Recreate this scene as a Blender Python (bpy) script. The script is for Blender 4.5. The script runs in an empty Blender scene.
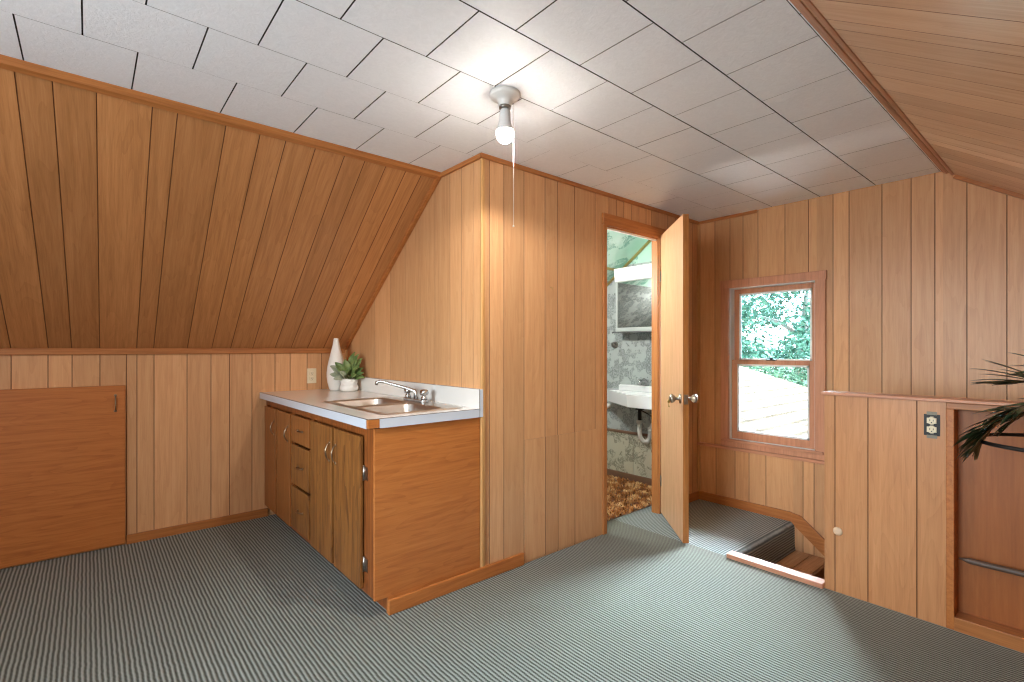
import bpy, bmesh, math, random
from mathutils import Vector, Matrix
C = bpy.context.scene.collection
PI = math.pi
R = random.Random(7)

# ------------------------------------------------------------------ materials
def srgb(h):
    h = h.lstrip('#')
    v = [int(h[i:i+2], 16)/255 for i in (0, 2, 4)]
    return tuple((c/12.92 if c <= .04045 else ((c+.055)/1.055)**2.4) for c in v) + (1,)
class N:
    def __init__(s, name):
        s.m = bpy.data.materials.new(name); s.m.use_nodes = True
        s.t = s.m.node_tree; s.b = s.t.nodes['Principled BSDF']
    def n(s, typ, **k):
        x = s.t.nodes.new(typ)
        for a, v in k.items():
            if a in x.inputs: x.inputs[a].default_value = v
            else: setattr(x, a, v)
        return x
    def l(s, a, b): s.t.links.new(a, b)
    def math(s, op, a, b=None, c=None, clamp=False):
        x = s.t.nodes.new('ShaderNodeMath'); x.operation = op; x.use_clamp = clamp
        for i, v in enumerate((a, b, c)):
            if v is None: continue
            if isinstance(v, (int, float)): x.inputs[i].default_value = v
            else: s.l(v, x.inputs[i])
        return x.outputs[0]
    def ramp(s, fac, stops, interp='LINEAR'):
        x = s.t.nodes.new('ShaderNodeValToRGB'); x.color_ramp.interpolation = interp
        e = x.color_ramp.elements
        while len(e) < len(stops): e.new(.5)
        for i, (p, c) in enumerate(stops):
            e[i].position = p; e[i].color = c
        s.l(fac, x.inputs[0]); return x.outputs[0]
    def mix(s, fac, a, b, mode='MIX'):
        x = s.t.nodes.new('ShaderNodeMix'); x.data_type = 'RGBA'; x.blend_type = mode
        for i, v in ((0, fac), (6, a), (7, b)):
            if isinstance(v, (int, float, tuple)): x.inputs[i].default_value = v
            else: s.l(v, x.inputs[i])
        return x.outputs[2]
    def bump(s, h, strength=.3, dist=.002):
        x = s.n('ShaderNodeBump', Strength=strength, Distance=dist)
        s.l(h, x.inputs['Height']); s.l(x.outputs[0], s.b.inputs['Normal'])

def plain(name, col, rough=.5, metal=0, spec=.5, emit=None, es=0):
    a = N(name); a.b.inputs['Base Color'].default_value = srgb(col) if isinstance(col, str) else col
    a.b.inputs['Roughness'].default_value = rough; a.b.inputs['Metallic'].default_value = metal
    a.b.inputs['Specular IOR Level'].default_value = spec
    if emit: a.b.inputs['Emission Color'].default_value = srgb(emit); a.b.inputs['Emission Strength'].default_value = es
    return a.m

def wood(name, light, mid, dark, uv=False, along='Z', rough=.38, fig=.5, plank=True, fine=1.0, spec=.4, contrast=1.0):
    """grain runs along the given axis; uv=True reads the panel's metre UVs (t along the grain)"""
    a = N(name)
    if uv:
        src = a.n('ShaderNodeUVMap').outputs[0]
        sep = a.n('ShaderNodeSeparateXYZ'); a.l(src, sep.inputs[0])
        att = a.n('ShaderNodeAttribute', attribute_name='plank').outputs['Fac']
        s_ = a.math('ADD', sep.outputs[0], a.math('MULTIPLY', att, 31.7))
        cmb = a.n('ShaderNodeCombineXYZ'); a.l(s_, cmb.inputs[0]); a.l(att, cmb.inputs[1]); a.l(sep.outputs[1], cmb.inputs[2])
        vec = cmb.outputs[0]
    else:
        src = a.n('ShaderNodeTexCoord').outputs['Object']
        sep = a.n('ShaderNodeSeparateXYZ'); a.l(src, sep.inputs[0])
        order = {'Z': (0, 1, 2), 'X': (1, 2, 0), 'Y': (0, 2, 1)}[along]
        cmb = a.n('ShaderNodeCombineXYZ')
        for i, o in enumerate(order): a.l(sep.outputs[o], cmb.inputs[i])
        vec = cmb.outputs[0]; att = None
    def mp(sc):
        m = a.n('ShaderNodeMapping'); m.inputs['Scale'].default_value = sc; a.l(vec, m.inputs[0]); return m.outputs[0]
    big = a.n('ShaderNodeTexNoise', Scale=1.0, Detail=2.0, Roughness=.5, Distortion=.6); a.l(mp((9, 9, 1.1)), big.inputs['Vector'])
    rings = a.math('FRACT', a.math('MULTIPLY', big.outputs[0], 9.0))
    rings = a.math('POWER', rings, 2.2)
    mid_n = a.n('ShaderNodeTexNoise', Scale=1.0, Detail=3.0, Roughness=.6); a.l(mp((55, 55, 2.2)), mid_n.inputs['Vector'])
    fin = a.n('ShaderNodeTexNoise', Scale=1.0, Detail=3.0, Roughness=.65); a.l(mp((260*fine, 260*fine, 9)), fin.inputs['Vector'])
    v = a.math('ADD', a.math('MULTIPLY', mid_n.outputs[0], .62), a.math('MULTIPLY', fin.outputs[0], .38))
    v = a.math('SUBTRACT', v, a.math('MULTIPLY', rings, .16*fig))
    base = a.ramp(v, [(.5-.26*contrast, srgb(dark)), (.49, srgb(mid)), (.5+.22*contrast, srgb(light))])
    if att is not None and plank:
        base2 = a.n('ShaderNodeHueSaturation')
        a.l(base, base2.inputs['Color'])
        a.l(a.math('ADD', a.math('MULTIPLY', a.math('FRACT', a.math('MULTIPLY', att, 7.13)), .22), .88), base2.inputs['Value'])
        base = base2.outputs[0]
    a.l(base, a.b.inputs['Base Color'])
    a.b.inputs['Roughness'].default_value = rough
    a.b.inputs['Specular IOR Level'].default_value = spec
    a.bump(v, .12, .0008)
    return a.m

M = {}
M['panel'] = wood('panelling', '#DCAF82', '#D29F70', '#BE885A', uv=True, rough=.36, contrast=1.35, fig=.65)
M['panel_shaded'] = wood('panelling_slope', '#CA9260', '#B87F4E', '#9A663A', uv=True, rough=.33, contrast=1.2, fig=.6)  # same wood as panel, darker to paint in the slope's grazing light
M['panel_pink'] = wood('panelling_slope_right', '#E0BC9C', '#D6AE8C', '#C09876', uv=True, rough=.24, contrast=1.3, spec=.6)
M['panel_orange'] = wood('panelling_half_wall', '#D09868', '#C28858', '#AA7044', uv=True, rough=.36, contrast=1.35, fig=.65)
M['groove'] = plain('groove_stain', '#6A3C1C', .6)
M['backing'] = plain('wall_backing', '#6B4A30', .8)
M['trim_x'] = wood('trim_wood_x', '#C08048', '#AE6E3A', '#8C522A', along='X', rough=.4, fig=.3)
M['trim_y'] = wood('trim_wood_y', '#C08048', '#AE6E3A', '#8C522A', along='Y', rough=.4, fig=.3)
M['trim_z'] = wood('trim_wood_z', '#C08048', '#AE6E3A', '#8C522A', along='Z', rough=.4, fig=.3)
M['trim_light'] = wood('trim_wood_light', '#D0A06A', '#C4925A', '#A87440', along='Z', rough=.4, fig=.3)
M['win_y'] = wood('window_wood_y', '#D49C7C', '#C68C6C', '#A87052', along='Y', rough=.4, fig=.3)
M['win_z'] = wood('window_wood_z', '#D49C7C', '#C68C6C', '#A87052', along='Z', rough=.4, fig=.3)
M['ply_x'] = wood('plywood_x', '#C47E42', '#B87036', '#985426', along='X', rough=.42, fig=.8, fine=.45, contrast=1.3)
M['ply_y'] = wood('plywood_y', '#C8823E', '#BA7436', '#9C5C2C', along='Y', rough=.45, fig=.6, fine=.45, contrast=1.3)
M['ply_z'] = wood('plywood_z', '#B06C36', '#A05C2A', '#884A20', along='Z', rough=.45, fig=.4, fine=.45, contrast=1.5)
M['cab_door'] = wood('cabinet_door_wood', '#9E6A36', '#8A5829', '#643C1E', along='Z', rough=.4, fig=1.2)
M['cab_door_plain'] = wood('cabinet_door_plain', '#9C6232', '#90582A', '#7C4A1E', along='Z', rough=.42, fig=.2, contrast=.7)
M['cab_frame'] = wood('cabinet_frame_wood', '#9C5C2A', '#86491F', '#5E3014', along='Z', rough=.42, fig=.8)
M['door_leaf'] = wood('door_leaf_wood', '#E0B48A', '#D6A67C', '#C29266', along='Z', rough=.42, fig=.5, contrast=.8)
M['door_edge'] = wood('door_edge_wood', '#B87A44', '#A8682F', '#8A5226', along='Z', rough=.45, fig=.3)
M['parquet'] = wood('stair_parquet', '#A87850', '#8E5E3A', '#6B4024', along='Y', rough=.45, fig=.6)
M['chrome'] = plain('chrome', '#BEBEBE', .25, 1)
M['nickel'] = plain('worn_nickel', '#A8A098', .3, 1)
M['pull_metal'] = plain('antique_pull', '#9A8874', .32, 1)
M['steel'] = plain('brushed_steel', '#D2CEC8', .34, 1)
M['steel_dark'] = plain('drain_steel', '#55524E', .35, 1)
M['laminate'] = plain('white_laminate', '#E4E0DA', .16, spec=.6)
M['band'] = plain('laminate_edge', '#C9D0DA', .3)  # bluish tone paints in the cold light the edge reflects
M['seam'] = plain('laminate_seam', '#4B4038', .6)
M['ivory'] = plain('ivory_plastic', '#E8D9B8', .4)
M['black'] = plain('black_metal', '#1C1512', .5)
M['dark_metal'] = plain('box_metal', '#2E2A26', .5, .6)
M['white_ceramic'] = plain('white_ceramic', '#EDEAE4', .28)
M['porcelain'] = plain('porcelain', '#E6E6E8', .14)
M['white_paint'] = plain('white_paint', '#E8E8E6', .4)
M['pvc'] = plain('pvc', '#DCD8D0', .4)
M['pipe'] = plain('painted_pipe', '#5E4A3C', .5)
M['soil'] = plain('soil', '#2A1E14', .9)
M['mirror'] = plain('mirror_glass', '#C8CCCA', .03, 1)
M['brass'] = plain('brass_strip', '#B49A5C', .35, .7)
M['string'] = plain('cord', '#F0EEE8', .6)
M['cloth_brown'] = plain('bath_base_brown', '#7A5844', .6)

def ceiling_mat():
    a = N('ceiling_tile')
    tc = a.n('ShaderNodeTexCoord').outputs['Object']
    n1 = a.n('ShaderNodeTexNoise', Scale=38.0, Detail=4.0, Roughness=.6, Distortion=1.4); a.l(tc, n1.inputs['Vector'])
    n2 = a.n('ShaderNodeTexNoise', Scale=150.0, Detail=2.0); a.l(tc, n2.inputs['Vector'])
    h = a.math('ADD', a.math('MULTIPLY', n1.outputs[0], .8), a.math('MULTIPLY', n2.outputs[0], .3))
    a.l(a.ramp(n1.outputs[0], [(.25, srgb('#EEF1F5')), (.75, srgb('#F6F9FD'))]), a.b.inputs['Base Color'])
    a.b.inputs['Roughness'].default_value = .55
    a.bump(h, .45, .004); return a.m
M['tile'] = ceiling_mat()
M['tile_gap'] = plain('tile_gap', '#2C2A28', .9)

def carpet(name, light, dark, axis=0, period=.0163, lo=.32, hi=.68):
    a = N(name)
    tc = a.n('ShaderNodeTexCoord').outputs['Object']
    sep = a.n('ShaderNodeSeparateXYZ'); a.l(tc, sep.inputs[0])
    wob = a.n('ShaderNodeTexNoise', Scale=14.0, Detail=2.0); a.l(tc, wob.inputs['Vector'])
    base_x = sep.outputs[axis] if axis == 0 else a.math('SUBTRACT', sep.outputs[1], sep.outputs[2])
    x = a.math('ADD', base_x, a.math('MULTIPLY', wob.outputs[0], .006))
    rib = a.math('SINE', a.math('MULTIPLY', x, 2*PI/period))
    rib = a.math('ADD', a.math('MULTIPLY', rib, .5), .5)
    y = a.math('ADD', sep.outputs[1-axis], a.math('MULTIPLY', x, 0.5))
    loop = a.math('ADD', a.math('MULTIPLY', a.math('SINE', a.math('MULTIPLY', y, 2*PI/.010)), .5), .5)
    nz = a.n('ShaderNodeTexNoise', Scale=330.0, Detail=3.0, Roughness=.7); a.l(tc, nz.inputs['Vector'])
    pile = a.n('ShaderNodeTexNoise', Scale=2.2, Detail=3.0, Roughness=.6); a.l(tc, pile.inputs['Vector'])
    v = a.math('ADD', a.math('MULTIPLY', rib, .54), a.math('MULTIPLY', loop, .18))
    v = a.math('ADD', v, a.math('MULTIPLY', nz.outputs[0], .28))
    base = a.ramp(v, [(lo, srgb(dark)), (hi, srgb(light))])
    base = a.mix(a.math('MULTIPLY', pile.outputs[0], .16), base, srgb('#6E6A52'))
    a.l(base, a.b.inputs['Base Color'])
    a.b.inputs['Roughness'].default_value = .95; a.b.inputs['Specular IOR Level'].default_value = .1
    a.b.inputs['Sheen Weight'].default_value = .15
    a.bump(v, .9, .006); return a.m
M['carpet'] = carpet('ribbed_carpet', '#979C94', '#3C3F36')
M['carpet_landing'] = carpet('landing_carpet', '#AAB4B4', '#566060', axis=1)
M['threshold'] = carpet('threshold_carpet', '#98A098', '#5C665E', axis=1)

def marble(name, base, tint, vein, scale=5.0, amt=.055, rough=.25):
    a = N(name)
    tc = a.n('ShaderNodeTexCoord').outputs['Object']
    w = a.n('ShaderNodeTexNoise', Scale=scale*1.6, Detail=5.0, Roughness=.65, Distortion=1.5); a.l(tc, w.inputs['Vector'])
    add = a.n('ShaderNodeVectorMath', operation='MULTIPLY_ADD'); a.l(w.outputs['Color'], add.inputs[0])
    add.inputs[1].default_value = (.35, .35, .35); a.l(tc, add.inputs[2])
    n = a.n('ShaderNodeTexNoise', Scale=scale, Detail=6.0, Roughness=.68); a.l(add.outputs[0], n.inputs['Vector'])
    d = a.math('ABSOLUTE', a.math('SUBTRACT', n.outputs[0], .5))
    v = a.ramp(d, [(0.0, (1, 1, 1, 1)), (amt, (0, 0, 0, 1))])
    n3 = a.n('ShaderNodeTexNoise', Scale=scale*.9, Detail=2.0); a.l(tc, n3.inputs['Vector'])
    vm = a.math('MULTIPLY', v, a.math('GREATER_THAN', n3.outputs[0], .47))
    b = a.mix(n3.outputs[0], srgb(base), srgb(tint))
    c = a.mix(a.math('MULTIPLY', vm, .8), b, srgb(vein))
    a.l(c, a.b.inputs['Base Color']); a.b.inputs['Roughness'].default_value = rough
    return a.m
M['marble'] = marble('marbled_wall', '#BCC2C0', '#A2A8A7', '#2C2E30', 13, .055)
M['marble_low'] = marble('marbled_wainscot', '#CDC8B4', '#C0BDAA', '#4E4E44', 6.5)
M['marble_green'] = marble('marbled_green', '#A8DCC4', '#E4F2EC', '#4E9A84', 4.5, .08, .12)

def shag():
    a = N('shag_pile')
    tc = a.n('ShaderNodeTexCoord').outputs['Object']
    n1 = a.n('ShaderNodeTexNoise', Scale=14.0, Detail=3.0); a.l(tc, n1.inputs['Vector'])
    a.l(a.ramp(n1.outputs[0], [(.3, srgb('#6E3818')), (.48, srgb('#B87438')), (.66, srgb('#F0C48C'))]), a.b.inputs['Base Color'])
    a.b.inputs['Roughness'].default_value = .8; return a.m
M['shag'] = shag()

def leafmat(name, c1, c2, rough=.35, trans=0.0, spec=.5):
    a = N(name)
    tc = a.n('ShaderNodeTexCoord').outputs['Object']
    n1 = a.n('ShaderNodeTexNoise', Scale=25.0, Detail=2.0); a.l(tc, n1.inputs['Vector'])
    a.l(a.ramp(n1.outputs[0], [(.35, srgb(c1)), (.65, srgb(c2))]), a.b.inputs['Base Color'])
    a.b.inputs['Roughness'].default_value = rough; a.b.inputs['Specular IOR Level'].default_value = spec
    return a.m
M['leaf_light'] = leafmat('potted_leaf', '#4A6634', '#7E9054', .45)
M['leaf_under'] = leafmat('potted_leaf_underside', '#8C9478', '#A4A890', .55)
M['palm'] = leafmat('palm_leaflet', '#1E3020', '#3A4E30', .28, spec=.7)
M['palm_stem'] = plain('palm_stem', '#2E2618', .4)
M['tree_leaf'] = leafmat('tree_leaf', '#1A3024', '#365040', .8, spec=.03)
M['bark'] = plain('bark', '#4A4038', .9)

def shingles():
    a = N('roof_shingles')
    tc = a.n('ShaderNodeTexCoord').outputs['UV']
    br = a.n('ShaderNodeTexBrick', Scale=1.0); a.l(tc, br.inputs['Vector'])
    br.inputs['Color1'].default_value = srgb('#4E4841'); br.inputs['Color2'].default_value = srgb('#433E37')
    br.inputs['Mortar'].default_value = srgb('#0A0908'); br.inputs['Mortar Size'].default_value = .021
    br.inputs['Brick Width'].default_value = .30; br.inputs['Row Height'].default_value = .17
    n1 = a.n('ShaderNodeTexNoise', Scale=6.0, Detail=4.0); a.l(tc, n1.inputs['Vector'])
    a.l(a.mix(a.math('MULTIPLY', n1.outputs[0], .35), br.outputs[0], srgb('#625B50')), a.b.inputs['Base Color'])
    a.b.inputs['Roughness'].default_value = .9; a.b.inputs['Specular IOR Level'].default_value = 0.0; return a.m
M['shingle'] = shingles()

def glass(name, tint):
    a = N(name); t = a.t
    t.nodes.remove(a.b)
    tr = a.n('ShaderNodeBsdfTransparent'); tr.inputs[0].default_value = tint
    gl = a.n('ShaderNodeBsdfGlossy', Roughness=.02); fr = a.n('ShaderNodeFresnel', IOR=1.45)
    mx = a.n('ShaderNodeMixShader'); a.l(fr.outputs[0], mx.inputs[0]); a.l(tr.outputs[0], mx.inputs[1]); a.l(gl.outputs[0], mx.inputs[2])
    a.l(mx.outputs[0], t.nodes['Material Output'].inputs[0]); return a.m
M['glass'] = glass('window_glass', (.93, .97, .97, 1))
M['glass_blue'] = glass('window_glass_tinted', (.74, .86, .90, 1))
M['bulb'] = plain('lit_bulb', '#FFFFFF', .3, emit='#FFF6EA', es=1)
M['vanity_glow'] = plain('vanity_diffuser', '#F4F4F2', .4, emit='#FFF6EA', es=1)

# ------------------------------------------------------------------ builders
def tag(o, label=None, cat=None, group=None, kind=None):
    if label: o['label'] = label
    if cat: o['category'] = cat
    if group: o['group'] = group
    if kind: o['kind'] = kind
    return o
def empty(name, loc, label, cat, group=None, rz=0):
    o = bpy.data.objects.new(name, None); C.objects.link(o); o.location = loc; o.rotation_euler = (0, 0, rz)
    o.empty_display_size = .05
    return tag(o, label, cat, group)
def origin_of(p):
    v = Vector((0, 0, 0))
    while p is not None: v += Vector(p.location); p = p.parent
    return v
class MB:
    def __init__(s): s.v = []; s.f = []; s.mi = []; s.uv = {}; s.pl = []; s.smooth = []
    def face(s, pts, m=0, uv=None, plank=0.0, smooth=False):
        b = len(s.v); s.v += [tuple(p) for p in pts]; s.f.append(list(range(b, b+len(pts)))); s.mi.append(m)
        s.pl.append(plank); s.smooth.append(smooth)
        if uv: s.uv[len(s.f)-1] = uv
        return s
    def poly(s, verts, faces, m=0, smooth=False):
        b = len(s.v); s.v += [tuple(p) for p in verts]
        for f in faces: s.f.append([b+i for i in f]); s.mi.append(m); s.pl.append(0.0); s.smooth.append(smooth)
        return s
    def box(s, a, b, m=0):
        x0, y0, z0 = (min(a[i], b[i]) for i in range(3)); x1, y1, z1 = (max(a[i], b[i]) for i in range(3))
        v = [(x0, y0, z0), (x1, y0, z0), (x1, y1, z0), (x0, y1, z0), (x0, y0, z1), (x1, y0, z1), (x1, y1, z1), (x0, y1, z1)]
        return s.poly(v, [(0, 3, 2, 1), (4, 5, 6, 7), (0, 1, 5, 4), (1, 2, 6, 5), (2, 3, 7, 6), (3, 0, 4, 7)], m)
    def obox(s, c, ax, ay, az, m=0):
        """box from centre and three half-extent vectors"""
        c, ax, ay, az = map(Vector, (c, ax, ay, az))
        v = [c+ax*i+ay*j+az*k for k in (-1, 1) for (i, j) in ((-1, -1), (1, -1), (1, 1), (-1, 1))]
        return s.poly(v, [(0, 3, 2, 1), (4, 5, 6, 7), (0, 1, 5, 4), (1, 2, 6, 5), (2, 3, 7, 6), (3, 0, 4, 7)], m)
    def prism(s, poly, d, m=0):
        """extrude planar polygon pts by vector d"""
        n = len(poly); d = Vector(d); a = [Vector(p) for p in poly]; v = a+[p+d for p in a]
        f = [tuple(range(n-1, -1, -1)), tuple(range(n, 2*n))]+[(i, (i+1) % n, n+(i+1) % n, n+i) for i in range(n)]
        return s.poly(v, f, m)
    def lathe(s, prof, c, axis=(0, 0, 1), n=24, m=0, cap=True, smooth=True):
        az = Vector(axis).normalized(); ax = az.orthogonal().normalized(); ay = az.cross(ax); c = Vector(c)
        v = []; f = []
        for r, h in prof:
            for i in range(n):
                t = 2*PI*i/n; v.append(c+az*h+(ax*math.cos(t)+ay*math.sin(t))*r)
        for k in range(len(prof)-1):
            for i in range(n):
                j = (i+1) % n; f.append((k*n+i, k*n+j, (k+1)*n+j, (k+1)*n+i))
        s.poly(v, f, m, smooth)
        if cap:
            s.poly(v[:n], [tuple(range(n-1, -1, -1))], m); s.poly(v[-n:], [tuple(range(n))], m)
        return s
    def cyl(s, a, b, r, n=16, m=0, r2=None):
        a = Vector(a); b = Vector(b); L = (b-a).length
        return s.lathe([(r, 0), (r if r2 is None else r2, L)], a, b-a, n, m)
    def tube(s, pts, r, n=8, m=0, closed=False):
        P = [Vector(p) for p in pts]; K = len(P); rr = r if isinstance(r, (list, tuple)) else [r]*K
        v = []; f = []; up = None
        for k in range(K):
            t = (P[(k+1) % K]-P[k-1]) if closed else (P[min(k+1, K-1)]-P[max(k-1, 0)])
            t.normalize()
            if up is None: up = t.orthogonal().normalized()
            up = (up-t*up.dot(t)).normalized(); w = t.cross(up)
            for i in range(n):
                q = 2*PI*i/n; v.append(P[k]+(up*math.cos(q)+w*math.sin(q))*rr[k])
        for k in range(K if closed else K-1):
            a = k*n; b = ((k+1) % K)*n
            for i in range(n):
                j = (i+1) % n; f.append((a+i, a+j, b+j, b+i))
        if not closed: f += [tuple(range(n-1, -1, -1)), tuple((K-1)*n+i for i in range(n))]
        return s.poly(v, f, m, True)
    def sphere(s, c, r, m=0, n=12, sc=(1, 1, 1)):
        v = []; f = []; c = Vector(c)
        for k in range(n+1):
            p = PI*k/n
            for i in range(2*n):
                q = PI*i/n; v.append(c+Vector((r*sc[0]*math.sin(p)*math.cos(q), r*sc[1]*math.sin(p)*math.sin(q), -r*sc[2]*math.cos(p))))
        for k in range(n):
            for i in range(2*n):
                j = (i+1) % (2*n); f.append((k*2*n+i, k*2*n+j, (k+1)*2*n+j, (k+1)*2*n+i))
        return s.poly(v, f, m, True)
    def build(s, name, mats, parent=None, origin=None, local=False, bevel=0, merge=True):
        if not isinstance(mats, (list, tuple)): mats = [mats]
        o_ = Vector((0, 0, 0)) if local else (origin_of(parent) if parent is not None else Vector(origin or (0, 0, 0)))
        if parent is not None and origin is not None: o_ = Vector(origin)
        me = bpy.data.meshes.new(name)
        me.from_pydata([tuple(Vector(p)-o_) for p in s.v], [], s.f)
        for m in mats: me.materials.append(m)
        me.polygons.foreach_set('material_index', s.mi); me.polygons.foreach_set('use_smooth', s.smooth)
        if s.uv:
            ul = me.uv_layers.new(name='UVMap')
            for p in me.polygons:
                if p.index in s.uv:
                    for li, c in zip(p.loop_indices, s.uv[p.index]): ul.data[li].uv = c
            at = me.attributes.new('plank', 'FLOAT', 'FACE'); at.data.foreach_set('value', s.pl)
        if merge:
            bm = bmesh.new(); bm.from_mesh(me)
            bmesh.ops.remove_doubles(bm, verts=bm.verts, dist=1e-5)
            if not s.uv: bmesh.ops.recalc_face_normals(bm, faces=bm.faces)
            bm.to_mesh(me); bm.free()
        me.update()
        o = bpy.data.objects.new(name, me); C.objects.link(o)
        if parent is not None:
            o.parent = parent
            if origin is not None: o.location = Vector(origin)-origin_of(parent)
        elif not local: o.location = o_
        if bevel:
            b = o.modifiers.new('bevel', 'BEVEL'); b.width = bevel; b.segments = 2; b.limit_method = 'ANGLE'; b.angle_limit = .7
        return o
def struct(o): o['kind'] = 'structure'; return o

def panel(mb, O, S, T, Nn, regions, grooves, thick=.04, hw=.0020, dep=.0028, pm=0, gm=1, bm_=2, seed=0):
    """grooved plywood panelling: regions (s0,s1,lo,hi), lo/hi numbers or functions of s; real V grooves, solid backing"""
    O, S, T, Nn = map(Vector, (O, S, T, Nn)); S.normalize(); T.normalize(); Nn.normalize()
    flip = S.cross(T).dot(Nn) < 0
    def pt(s, t, n=0): return O+S*s+T*t+Nn*n
    def fn(q): return q if callable(q) else (lambda s, q=q: q)
    def quad(a, m, plank):
        pts = [pt(*p) for p in a]; uv = [(p[0], p[1]) for p in a]
        if flip: pts.reverse(); uv.reverse()
        mb.face(pts, m, uv, plank)
    for (s0, s1, lo, hi) in regions:
        lo, hi = fn(lo), fn(hi)
        gs = [g for g in sorted(grooves) if s0+.006 < g < s1-.006]
        edges = [s0]+gs+[s1]
        for i in range(len(edges)-1):
            a = edges[i]+(hw if i > 0 else 0); b = edges[i+1]-(hw if i < len(edges)-2 else 0)
            rnd = random.Random(int(edges[i+1 if i < len(edges)-2 else i]*1000)*7+seed+i*13).random()
            nseg = 1
            quad([(a, lo(a), 0), (b, lo(b), 0), (b, hi(b), 0), (a, hi(a), 0)], pm, rnd)
        for g in gs:
            quad([(g-hw, lo(g-hw), 0), (g, lo(g), -dep), (g, hi(g), -dep), (g-hw, hi(g-hw), 0)], gm, 0)
            quad([(g, lo(g), -dep), (g+hw, lo(g+hw), 0), (g+hw, hi(g+hw), 0), (g, hi(g), -dep)], gm, 0)
        # solid backing
        A = [(s0, lo(s0)), (s1, lo(s1)), (s1, hi(s1)), (s0, hi(s0))]
        mb.prism([pt(s, t, -dep-.0005) for s, t in A], -Nn*(thick-dep), bm_)
        for (p, q) in ((A[0], A[1]), (A[1], A[2]), (A[2], A[3]), (A[3], A[0])):
            mb.face([pt(p[0], p[1], 0), pt(q[0], q[1], 0), pt(q[0], q[1], -dep-.0005), pt(p[0], p[1], -dep-.0005)], pm)

def gen_grooves(a, b, seed, known=()):
    r = random.Random(seed); g = sorted(known); out = list(g)
    x = (g[0] if g else b)
    while x > a: x -= r.choice((.10, .115, .127, .14, .155)); out.append(x)
    x = (g[-1] if g else b)
    if g:
        while x < b: x += r.choice((.10, .115, .127, .14, .155)); out.append(x)
    return sorted(out)

# ------------------------------------------------------------------ room dimensions
HC = 2.25                  # flat ceiling
YP = 2.11; XS = 1.586      # bathroom partition plane, its side wall
YS = 2.506; YK = 3.93; ZK = 1.215   # left slope top edge, left knee wall
YR = .585; YRK = -.98      # right slope top, right knee wall
XF = 3.785; XB = -1.7      # gable walls
ZR = HC-.66*(YR-YRK)
XH = 2.86; YH = .905       # half wall round the stairwell
def zl(y): return HC-(y-YS)*(HC-ZK)/(YK-YS)
def zr(y): return HC-.66*(YR-y)

# --- floor
f = MB()
f.box((XB, YRK, -.06), (XH, YP+.02, 0)); f.box((XB, YP+.02, -.06), (XS+.03, YK, 0))
f.box((XS+.03, YP+.02, -.06), (XH, YP+.14, 0))
struct(f.build('floor', M['carpet']))
f = MB(); f.box((XH+.001, 1.42, -.06), (XF, YP+.14, 0.0))
struct(f.build('floor_landing', M['carpet_landing']))
# bathroom floor
f = MB(); f.box((XS+.03, YP+.14, -.06), (XF, YK, .004)); struct(f.build('floor_bathroom', M['cloth_brown']))

# --- ceiling tiles
c = MB()
ys = [YR-.02]+[.597+.313*k for k in range(0, 6)]
c.box((XB-.12, YR-.03, HC+.006), (XF+.12, YS+.03, HC+.05), 1)
r_ = random.Random(3)
for k in range(len(ys)):
    y0 = ys[k]; y1 = ys[k+1] if k+1 < len(ys) else YS+.02
    y1 = min(y1, YS+.02)
    if y1-y0 < .005: continue
    ph = 1.216 if k % 2 == 1 else 1.362
    x = ph-.3075*12
    gl0 = {0: .001, 1: .002, 2: .004, 3: .0042, 4: .0028, 5: .0008, 6: .0006}.get(k, .0006)
    gl1 = {0: .002, 1: .004, 2: .0042, 3: .0028, 4: .0008, 5: .0006}.get(k, .0006)
    while x < XF:
        x0 = max(x, XB); x1 = min(x+.3075, XF)
        if x1 > x0+.002:
            wide = .0046 if x < 1.15 else (.0034 if x < 1.8 else .0024)
            if k > 3 and x > 1.25: wide = .0014
            a, b, p, q = x0+wide*.5, x1-wide*.5, y0+gl0*.6, y1-gl1*.6
            zt = HC+r_.uniform(-.0006, .0002)
            c.prism([(a, p, HC+.007), (b, p, HC+.007), (b, q, HC+.007), (a, q, HC+.007)], (0, 0, zt-HC-.007), 1)
            c.face([(a, p, zt-.0002), (a, q, zt-.0002), (b, q, zt-.0002), (b, p, zt-.0002)], 0)
        x += .3075
struct(c.build('ceiling', [M['tile'], M['tile_gap']]))

PM = [M['panel'], M['groove'], M['backing']]
# --- left slope
knee_g = [-.327, -.176, -.072, .055, .182, .235, .323, .502, .64, .753, .895, 1.049, 1.155, 1.279, 1.39, 1.50]
knee_all = gen_grooves(XB, XS, 5, knee_g)
L = math.hypot(YK-YS, HC-ZK); T = ((-.03/L, (YS-YK)/L, (HC-ZK)/L))
slope_g = gen_grooves(XB-.1, XS, 5, [-.327, -.174, -.073, .054, .233, .320, .502, .643, .757, .897, 1.046, 1.158, 1.279, 1.40, 1.50])
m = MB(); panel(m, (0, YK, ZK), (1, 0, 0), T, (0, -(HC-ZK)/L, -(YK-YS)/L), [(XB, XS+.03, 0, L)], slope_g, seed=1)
struct(m.build('wall_left_slope', [M['panel_shaded'], M['groove'], M['backing']]))
# --- left knee wall
m = MB(); panel(m, (0, YK, 0), (1, 0, 0), (0, 0, 1), (0, -1, 0), [(XB, XS, 0, ZK)], knee_all, seed=2)
struct(m.build('wall_left', PM))
# --- bathroom side wall (faces -X) under the slope
side_g = [3.66, 3.4, 3.16, 2.95, 2.756, 2.579, 2.416, 2.30, 2.19]
m = MB(); panel(m, (XS, 0, 0), (0, 1, 0), (0, 0, 1), (-1, 0, 0), [(YP+.004, YS, 0, HC), (YS, YK, 0, zl)], side_g, thick=.035, hw=.0012, dep=.0015, seed=3)
struct(m.build('wall_bathroom_side', PM))
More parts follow.
